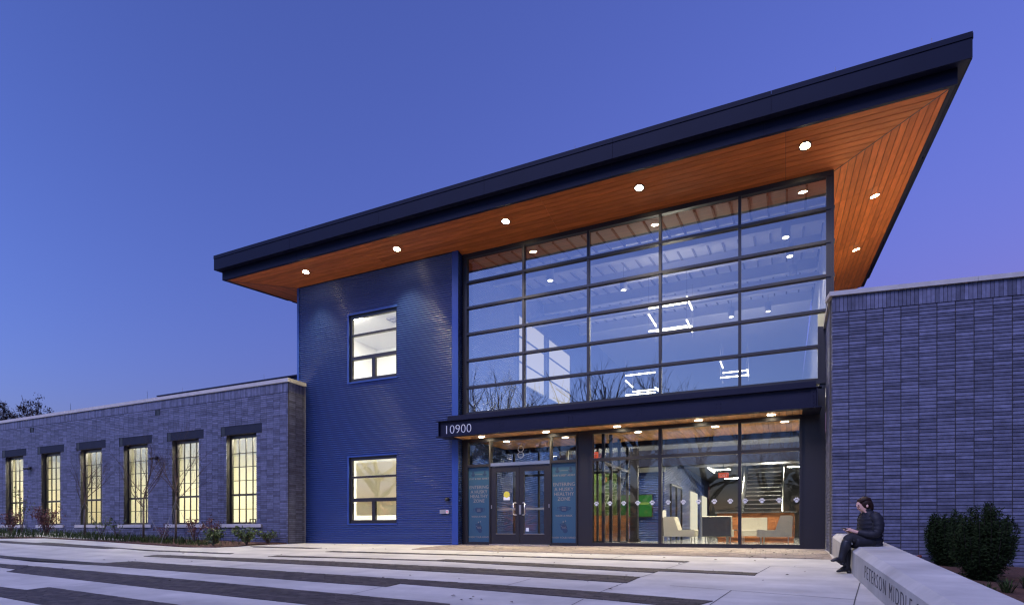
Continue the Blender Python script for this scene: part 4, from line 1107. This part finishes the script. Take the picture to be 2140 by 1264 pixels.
# body: pelvis, spine, neck, head, arms to wrists, palms, fingers, legs in one surface
pts = []; rad = []; ed = []
def node(p, r, par=None):
    pts.append(p); rad.append(r)
    if par is not None: ed.append((par, len(pts) - 1))
    return len(pts) - 1
pel = node(P(.36, .50), .115)
sp1 = node(P(.345, .68), .105, pel); sp2 = node(P(.33, .84), .10, sp1); nk = node(P(.305, .945), .050, sp2)
hd = node(P(.240, 1.052), .090, nk); fo = node(P(.180, 1.055), .052, hd); ns = node(P(.146, 1.012), .013, fo); ch_ = node(P(.196, .980), .040, hd)
for s_ in (-1, 1):
    sh = node(P(.33, .885, s_ * .14), .050, sp2); el = node(P(.31, .61, s_ * .19), .042, sh)
    wr = node(P(.11, .635, s_ * .085), .027, el); pa = node(P(.055, .65, s_ * .055), .032, wr); pe = node(P(.02, .665, s_ * .045), .026, pa)
    for q in range(4):
        off = (q - 1.5) * .017
        k1 = node(P(-.012, .672 + (q - 1.5) * .004, s_ * .040 + off), .0085, pe); k2 = node(P(-.038 + q * .004, .660, s_ * .022 + off), .008, k1)
    th = node(P(.03, .688, s_ * .030), .010, pa); node(P(-.005, .695, s_ * .012), .0085, th)
hp1 = node(P(.36, .48, -.09), .085, pel); kn1 = node(P(-.015, .555, -.05), .062, hp1); an1 = node(P(-.10, .25, -.03), .035, kn1); node(P(-.20, .205, -.03), .026, an1)
hp2 = node(P(.36, .47, .09), .085, pel); kn2 = node(P(.02, .47, .07), .062, hp2); an2 = node(P(.03, .12, .06), .035, kn2); node(P(-.08, .05, .06), .026, an2)
body = skin('body', pts, ed, rad, M['skin'], 0)
body.data.materials.append(M['legging'])
for p_ in body.data.polygons:
    c_ = p_.center - PB
    hand = c_.dot(CR) < .13 and c_.z > .60
    p_.material_index = 0 if (c_.z > .935 or hand) else 1
# leggings and boots
def loft(b, rings, n=16, qu=0, sub=3):
    """rings of (centre, in-plane radius, depth radius); qu = depth of the quilting pinch"""
    rs = []
    for i in range(len(rings) - 1):
        for k in range(sub):
            f = k / sub
            c = rings[i][0].lerp(rings[i + 1][0], f); a_ = rings[i][1] * (1 - f) + rings[i + 1][1] * f; d_ = rings[i][2] * (1 - f) + rings[i + 1][2] * f
            pin = 1 - (qu if k == 0 and i > 0 else 0)
            rs.append((c, a_ * pin, d_ * pin))
    rs.append(rings[-1]); vs = []; fs = []
    for i, (c, a_, d_) in enumerate(rs):
        tn = (rs[min(i + 1, len(rs) - 1)][0] - rs[max(i - 1, 0)][0]).normalized()
        w_ = CF - tn * CF.dot(tn); w_.normalize(); u_ = w_.cross(tn).normalized()
        for k in range(n):
            t_ = 2 * math.pi * k / n; vs.append(c + u_ * a_ * math.cos(t_) + w_ * d_ * math.sin(t_))
    for i in range(len(rs) - 1):
        for k in range(n): fs.append((i * n + k, i * n + (k + 1) % n, (i + 1) * n + (k + 1) % n, (i + 1) * n + k))
    fs += [tuple(range(n - 1, -1, -1)), tuple(range(len(vs) - n, len(vs)))]
    return b.add(vs, fs, .5)
for d_, dk_, kx, kz, x2, z2 in ((-.09, -.05, -.018, .558, -.04, .46), (.09, .07, .02, .478, .024, .38)):
    lg = MB(); loft(lg, [(P(.34, .49, d_), .095, .095), (P(.18, .515 if d_ < 0 else .485, (d_ + dk_) / 2), .082, .082), (P(kx + .05, kz, dk_), .070, .070), (P(kx, kz - .03, dk_), .068, .068), (P(x2, z2, dk_), .058, .058)], 14)
    lg.build('legging', M['legging'], person, True)
for (kx, kz, kd), (ax, az, ad), (tx, tz), (hx, hz) in (((-.03, .51, -.048), (-.105, .245, -.03), (-.262, .185), (-.095, .135)), ((.024, .43, .068), (.035, .12, .06), (-.125, .018), (.068, .0))):
    bt = MB()
    loft(bt, [(P(kx, kz, kd), .066, .066), (P(kx + (ax - kx) * .35, kz + (az - kz) * .35, kd), .068, .066), (P(kx + (ax - kx) * .75, kz + (az - kz) * .75, ad), .050, .050), (P(ax, az, ad), .044, .044), (P(ax + .004, az - .055, ad), .050, .040)], 14)
    loft(bt, [(P(ax + .045, az - .055, ad), .028, .030), (P(ax - .01, az - .045, ad), .046, .040), (P(tx + .085, tz + .042, ad), .034, .042), (P(tx + .03, tz + .024, ad), .024, .036), (P(tx, tz + .016, ad), .012, .018)], 14)
    btm = bt.build('boot', M['boot'], person, True)
    MB().tube(P(ax + .025, az - .07, ad), P(hx, hz + .002, ad), .036, .028, 10).build('heel', M['boot'], btm, True)
    MB().tube(P(kx + .045, kz - .03, kd - .05), P(kx + .05, kz - .065, kd - .052), .006, .006, 5).build('zip_pull', M['chrome'], btm)
# quilted coat
ct = MB()
loft(ct, [(P(.375, .405), .125, .17), (P(.372, .47), .145, .185), (P(.366, .54), .145, .185), (P(.358, .61), .145, .178), (P(.350, .68), .146, .175), (P(.342, .75), .146, .18), (P(.334, .815), .138, .185), (P(.326, .875), .116, .175), (P(.315, .92), .086, .12), (P(.306, .952), .074, .085), (P(.298, .992), .072, .078)], 20, .09)
loft(ct, [(P(.40, .50), .095, .175), (P(.32, .497), .106, .178), (P(.24, .497), .104, .175), (P(.15, .495), .102, .165), (P(.075, .490), .098, .152)], 18, .03)
for s_ in (-1, 1):
    loft(ct, [(P(.32, .90, s_ * .11), .066, .055), (P(.34, .865, s_ * .165), .082, .068), (P(.355, .79, s_ * .195), .080, .068), (P(.355, .71, s_ * .208), .076, .066), (P(.340, .645, s_ * .21), .072, .066), (P(.300, .605, s_ * .195), .066, .062), (P(.235, .604, s_ * .165), .060, .056), (P(.175, .618, s_ * .13), .054, .050), (P(.115, .635, s_ * .09), .044, .040)], 14, .10)
ct.build('coat', M['coat'], person, True)
hr = MB(); hr.ball(P(.282, 1.072), .094, .102, .094, 18, 12)
loft(hr, [(P(.275, 1.07), .092, .098), (P(.318, 1.035), .072, .094), (P(.330, .985), .056, .084), (P(.326, .950), .040, .066)], 16)
loft(hr, [(P(.178, 1.088), .012, .05), (P(.205, 1.118), .030, .085), (P(.255, 1.135), .045, .095), (P(.31, 1.12), .05, .09)], 16)
hr.build('hair', M['hair'], person, True)
fc = MB()
for s_ in (-1, 1): fc.ball(P(.152, 1.040, s_ * .036), .010, .010, .006, 8, 5)
fc.build('eye', M['hair'], person, True)
MB().ball(P(.250, 1.030, -.096), .016, .010, .024, 8, 6).build('ear', M['skin'], person, True)
MB().ball(P(.172, .985, 0), .012, .022, .006, 8, 5).build('mouth', mat('lips', (.35, .10, .09), .5), person, True)
ph = MB(); c0 = P(-.012, .684, .0)
dx_, dy_, dn_ = CF * .037, (CR * -.96 + Vector((0, 0, .22))).normalized() * .07, None
nrm = dx_.cross(dy_).normalized() * .004
ph.hexa([c0 - dx_ - dy_ - nrm, c0 + dx_ - dy_ - nrm, c0 + dx_ + dy_ - nrm, c0 - dx_ + dy_ - nrm, c0 - dx_ - dy_ + nrm, c0 + dx_ - dy_ + nrm, c0 + dx_ + dy_ + nrm, c0 - dx_ + dy_ + nrm])
tag(ph.build('phone', M['black']), 'dark phone held in the hands of the seated person', 'phone')

# ------------------------------------------------------------------ plants
def leafquad(b, p, s, up=None):
    n = Vector((random.gauss(0, 1), random.gauss(0, 1), random.gauss(0, .8))).normalized() if up is None else up
    u = n.orthogonal().normalized(); a = random.uniform(0, 6.3); w = n.cross(u)
    u, w = u * math.cos(a) + w * math.sin(a), w * math.cos(a) - u * math.sin(a)
    b.add([p - u * s, p + w * s * .45, p + u * s, p - w * s * .45], [(0, 1, 2, 3)])
def yew(x, y, h, w, seed, lab):
    random.seed(seed)
    z = zbed(x, y)
    t = thing('yew_shrub', lab, 'shrub', (x, y, z), group='yew shrubs by the brick wall')
    st, lf = MB(), MB()
    for i in range(120):
        a = random.uniform(0, 6.283); rr = w / 2 * math.sqrt(random.random()) * .92
        hh = h * (.55 + .45 * random.random()) * (1 - .35 * (rr / (w / 2)) ** 2)
        bx, by = x + .25 * rr * math.cos(a), y + .25 * rr * math.sin(a)
        lean = random.uniform(.9, 1.15)
        tip = Vector((x + rr * lean * math.cos(a), y + rr * lean * math.sin(a), z + hh))
        b0 = Vector((bx, by, z))
        mid = b0.lerp(tip, .5) + Vector((rr * .22 * math.cos(a), rr * .22 * math.sin(a), 0))
        st.path([b0, mid, tip], [.006, .005, .003], 4)
        for k in range(330):
            f = random.random() ** .8
            p = b0.lerp(mid, f * 2) if f < .5 else mid.lerp(tip, f * 2 - 1)
            d = Vector((random.gauss(0, 1), random.gauss(0, 1), random.gauss(.6, .8))).normalized()
            q = p + d * random.uniform(.01, .10) * (1.3 - f * .75)
            s_ = random.uniform(.014, .026)
            sd = d.orthogonal().normalized() * s_ * .35
            lf.add([q - d * s_, q + sd, q + d * s_, q - sd], [(0, 1, 2, 3)])
    st.build('stem', M['yewstem'], t); lf.build('foliage', M['yew'], t)
yew(2.58, -2.35, 1.06, .66, 3, 'dark rounded yew shrub standing close to the brick wall, left of the pair')
yew(2.62, -4.3, 1.18, .86, 4, 'taller ragged yew shrub with loose upright shoots, nearer the viewer')
random.seed(11)
def tuft(name, x, y, z, n, h, sp, m, lab, cat, group=None, wd=.006):
    b = MB()
    for i in range(n):
        a = random.uniform(0, 6.283); r0 = random.random() * sp * .3; L = h * random.uniform(.6, 1.1); out = random.uniform(.2, 1) * sp
        p0 = Vector((x + r0 * math.cos(a), y + r0 * math.sin(a), z)); p1 = p0 + Vector((math.cos(a) * out * .4, math.sin(a) * out * .4, L * .7)); p2 = p0 + Vector((math.cos(a) * out, math.sin(a) * out, L * random.uniform(.6, 1)))
        sd = Vector((-math.sin(a), math.cos(a), 0)) * wd
        b.add([p0 - sd, p0 + sd, p1 + sd, p1 - sd, p2], [(0, 1, 2, 3), (3, 2, 4)])
    return tag(b.build(name, m), lab, cat, group)
for i, (x, y, w_) in enumerate(((2.55, -5.6, 'behind the bench, nearest the tall yew'), (2.95, -5.0, 'just right of the tall yew base'), (3.45, -4.6, 'at the right edge of the mulch bed'), (2.2, -6.2, 'lowest on the mulch beside the bench'))):
    tuft('grass_clump', x, y, zbed(x, y), 70, .2, .2, M['grassm'], 'small green grass clump %s' % w_, 'grass clump', 'grass clumps in the right mulch bed')
cb = MB()
for k in range(5):
    pts = [(1.75 + .25 * math.cos(a * .5 + k) + k * .05, -2.45 - .12 * math.sin(a * .7 + k * 2) - k * .03, zbed(1.8, -2.5) + .02 + .022 * k + .03 * math.sin(a + k)) for a in range(9)]
    cb.path(pts, .012, 6)
tag(cb.build('orange_hose', M['orange'], None, True), 'coiled orange hose on the mulch behind the bench by the left yew', 'hose')
# bed grass
gb = MB()
for i in range(5200):
    x = random.uniform(-33, -15.3); y = random.uniform(-2.9, -1.9) if x > -25 else random.uniform(-3.8, -2.2)
    if random.random() < .25: y = random.uniform(-2.9, -1.15)
    if x > -16.4 and random.random() < .85: continue
    z = gz(x, y) + .03; h = random.uniform(.06, .2) * (1.25 if x < -17.5 else .8); a = random.uniform(0, 6.283); o_ = random.uniform(.02, .14)
    c_, s_ = math.cos(a), math.sin(a); w_ = .006
    gb.add([(x - s_ * w_, y + c_ * w_, z), (x + s_ * w_, y - c_ * w_, z), (x + c_ * o_ * .4 + s_ * w_, y + s_ * o_ * .4 - c_ * w_, z + h * .75), (x + c_ * o_ * .4 - s_ * w_, y + s_ * o_ * .4 + c_ * w_, z + h * .75), (x + c_ * o_, y + s_ * o_, z + h)], [(0, 1, 2, 3), (3, 2, 4)])
tag(stuff(gb.build('bed_grass', M['grassm'])), 'low green grass edging the bed below the brick wing', 'grass')
def shrub(x, y, h, w, m, lab, n_st=14, n_lf=420, ls=.03, cat='shrub', group='leafy shrubs below the wing windows', upright=.5):
    z = gz(x, y) + .03
    t = thing('leafy_shrub', lab, cat, (x, y, z), group=group)
    st, lf = MB(), MB()
    for i in range(n_st):
        a = random.uniform(0, 6.283); rr = w / 2 * random.uniform(.3, 1); hh = h * random.uniform(.6, 1)
        b0 = Vector((x, y, z)); tip = Vector((x + rr * math.cos(a), y + rr * math.sin(a), z + hh)); mid = b0.lerp(tip, .5) + Vector((0, 0, h * .08))
        st.path([b0, mid, tip], [.009, .006, .003], 4)
        for k in range(n_lf // n_st):
            f = .25 + .75 * random.random() ** .7
            p = b0.lerp(mid, f * 2) if f < .5 else mid.lerp(tip, f * 2 - 1)
            leafquad(lf, p + Vector((random.gauss(0, .07), random.gauss(0, .07), random.gauss(0, .06))) * (w * .9), ls * random.uniform(.6, 1.2))
    st.build('stem', M['twig'], t); lf.build('foliage', m, t)
shrub(-25.3, -2.6, 1.15, 1.15, M['redleaf'], 'large maroon-leaved shrub between the first and second wing windows from the left', 26, 800, .045)
shrub(-26.9, -3.0, 1.1, .9, M['redleaf'], 'maroon-leaved shrub at the far left edge of the bed', 16, 420, .045)
shrub(-27.2, -2.5, 1.9, .8, M['greenleaf'], 'thin upright green shrub at the far left edge under the first window', 10, 130, .05)
shrub(-17.5, -2.2, .85, .7, M['redleaf'], 'small maroon shrub under the left end of the nearest window sill', 12, 240, .04)
shrub(-16.75, -2.1, .95, .75, M['redleaf'], 'small maroon shrub right of the fifth window, nearer the corner', 14, 260, .04)
shrub(-18.9, -2.3, .7, .7, M['redleaf'], 'sparse maroon shrub under the fifth window sill', 10, 120, .035)
shrub(-22.6, -2.2, .85, .75, M['greenleaf'], 'loose green shrub under the third window sill', 8, 70, .06)
shrub(-21.6, -2.2, .8, .7, M['greenleaf'], 'loose green shrub between the third and fourth windows', 8, 60, .06)
shrub(-15.95, -2.7, .55, .75, M['greenleaf'], 'bright green bushy plant at the bed edge, largest of the three by the corner', 30, 640, .05)
shrub(-15.1, -2.2, .55, .8, M['greenleaf'], 'spreading bright green plant at the rounded end of the bed', 26, 460, .055)
shrub(-15.1, -1.4, .45, .75, M['greenleaf'], 'small green plant closest to the brick corner', 16, 220, .05)
# bare trees
def branch(b, p, d, L, r, lev, spread, tw, maxlev):
    n = 3; pts = [p]; q = p
    for i in range(n):
        d = (d + Vector((random.gauss(0, tw), random.gauss(0, tw), random.gauss(0, tw) + .04))).normalized()
        q = q + d * (L / n); pts.append(q)
    rr = [r * (1 - .5 * i / n) for i in range(n + 1)]
    b.path(pts, rr, 6 if lev == 0 else (5 if lev == 1 else 3))
    if lev >= maxlev: return
    for k in range(4 if lev < 2 else 3):
        f = random.uniform(.35, 1.0); i = min(int(f * n), n - 1); pp = pts[i].lerp(pts[i + 1], f * n - i)
        nd = (d + Vector((random.gauss(0, spread), random.gauss(0, spread), random.gauss(.15, spread * .6)))).normalized()
        branch(b, pp, nd, L * random.uniform(.5, .75), r * .5 * (1 - .3 * f), lev + 1, spread, tw, maxlev)
def sapling(x, y, h, lab, seed, stakes=True):
    random.seed(seed); z = gz(x, y) + .02
    t = thing('young_tree', lab, 'tree', (x, y, z), group='young bare trees in front of the brick wing')
    MB().path([(x, y, z), (x + .02, y, z + h * .3), (x, y + .02, z + h * .42)], [.038, .03, .026], 8).build('trunk', M['trunk'], t, True)
    b = MB()
    branch(b, Vector((x, y + .02, z + h * .42)), Vector((0, 0, 1)), h * .36, .024, 0, .42, .1, 3)
    for k in range(7):
        zz = z + h * random.uniform(.32, .5); a = random.uniform(0, 6.283)
        branch(b, Vector((x, y, zz)), Vector((math.cos(a) * .6, math.sin(a) * .6, .8)).normalized(), h * random.uniform(.26, .4), .013, 1, .4, .1, 3)
    b.build('crown', M['twig'], t)
    if stakes:
        for a in (.5, 2.6, 4.7):
            MB().tube((x, y, z + h * .38), (x + .75 * math.cos(a), y + .5 * math.sin(a), z - .02), .005, .005, 4).build('guy_wire', M['steelgrey'], t)
sapling(-23.1, -2.45, 3.5, 'young bare tree leaning near the second wing window from the left', 21)
sapling(-19.9, -2.35, 3.5, 'young bare tree in front of the fourth wing window', 22)
sapling(-18.15, -2.4, 3.7, 'young bare tree with guy wires between the fourth and fifth wing windows', 23)
# far trees over the wing roof
def fartree(x, y, h, w, seed, lab, z=-.4, leafy=1):
    random.seed(seed)
    t = thing('distant_tree', lab, 'tree', (x, y, z), group='trees beyond the wing roof')
    MB().path([(x, y, z), (x + .1, y, z + h * .4), (x, y, z + h * .7)], [.3, .2, .12], 8).build('trunk', M['trunk'], t)
    b = MB(); lf = MB()
    for k in range(16):
        a = random.uniform(0, 6.283); zz = z + h * random.uniform(.5, .72)
        tip = Vector((x + w / 2 * random.uniform(.3, 1) * math.cos(a), y + w / 2 * random.uniform(.3, 1) * math.sin(a), z + h * random.uniform(.78, 1)))
        b.path([Vector((x, y, zz)), Vector((x, y, zz)).lerp(tip, .5) + Vector((0, 0, .2)), tip], [.09, .05, .02], 4)
        if leafy:
            for c in range(5):
                cc = Vector((x, y, zz)).lerp(tip, random.uniform(.45, 1.05)) + Vector((random.gauss(0, .2), random.gauss(0, .2), random.gauss(0, .2)))
                for q in range(40): leafquad(lf, cc + Vector((random.gauss(0, .26), random.gauss(0, .26), random.gauss(0, .2))), random.uniform(.07, .16))
    b.build('branches', M['twig'], t)
    if leafy: lf.build('crown', M['oakleaf'], t)
fartree(-84, 25, 17.3, 4.6, 31, 'leafy tree crown rising above the wing roof, rightmost of the group')
fartree(-92, 25, 17.4, 3.2, 32, 'slim leafy tree above the wing roof, middle of the group')
fartree(-98, 25, 16.8, 5.5, 33, 'broad leafy tree above the wing roof at the left edge')
fartree(-89, 27, 17.4, 3.0, 34, 'bare thin tree between the leafy crowns above the wing roof', leafy=0)
# big bare trees across the street behind the viewer, seen mirrored in the glass
random.seed(41)
tm = []
for k in range(2):
    b = MB(); branch(b, Vector((0, 0, 4.0)), Vector((0, 0, 1)), 4.5, .26, 0, .5, .12, 4)
    for q in range(6):
        a = random.uniform(0, 6.283); branch(b, Vector((0, 0, random.uniform(3, 6))), Vector((math.cos(a), math.sin(a), .8)).normalized(), random.uniform(3, 4.5), .20, 1, .5, .12, 4)
    tm.append((b.mesh('crown', M['twig']), MB().path([(0, 0, -.3), (.05, 0, 2), (0, 0, 4.1)], [.42, .34, .26], 8).mesh('trunk', M['trunk'])))
for i, (x, y, s_) in enumerate(((2.5, -33, .9), (-1.5, -36, .85), (-6, -35, 1.0), (-10.5, -31, 1.2), (-14.5, -33, 1.25), (-18.5, -30, 1.15), (-23, -31, 1.25), (-29, -33, 1.3), (-36, -31, 1.2))):
    t = thing('street_tree', 'tall bare street tree mirrored in the glass front, number %s from the right' % ['one', 'two', 'three', 'four', 'five', 'six', 'seven', 'eight', 'nine'][i], 'tree', (x, y, -1.3), group='bare street trees facing the building')
    t.matrix_basis = Matrix.Translation((x, y, -1.3)) @ Matrix.Rotation(i * 1.9, 4, 'Z') @ Matrix.Scale(s_, 4)
    link(tm[i % 2][0], 'crown', t, True); link(tm[i % 2][1], 'trunk', t, True)

random.seed(51)
wd = MB()
for i in range(7000):
    x = random.uniform(-150, 80); hh = 7.5 + 2.2 * math.sin(x * .13) + 1.3 * math.sin(x * .37 + 1)
    z = -1.2 + hh * random.random() ** .8
    leafquad(wd, Vector((x, -72 + random.gauss(0, 2), z)), random.uniform(.35, .9))
tag(stuff(wd.build('distant_woods', M['oakleaf'])), 'dark band of woods across the street mirrored low in the glass', 'woods')
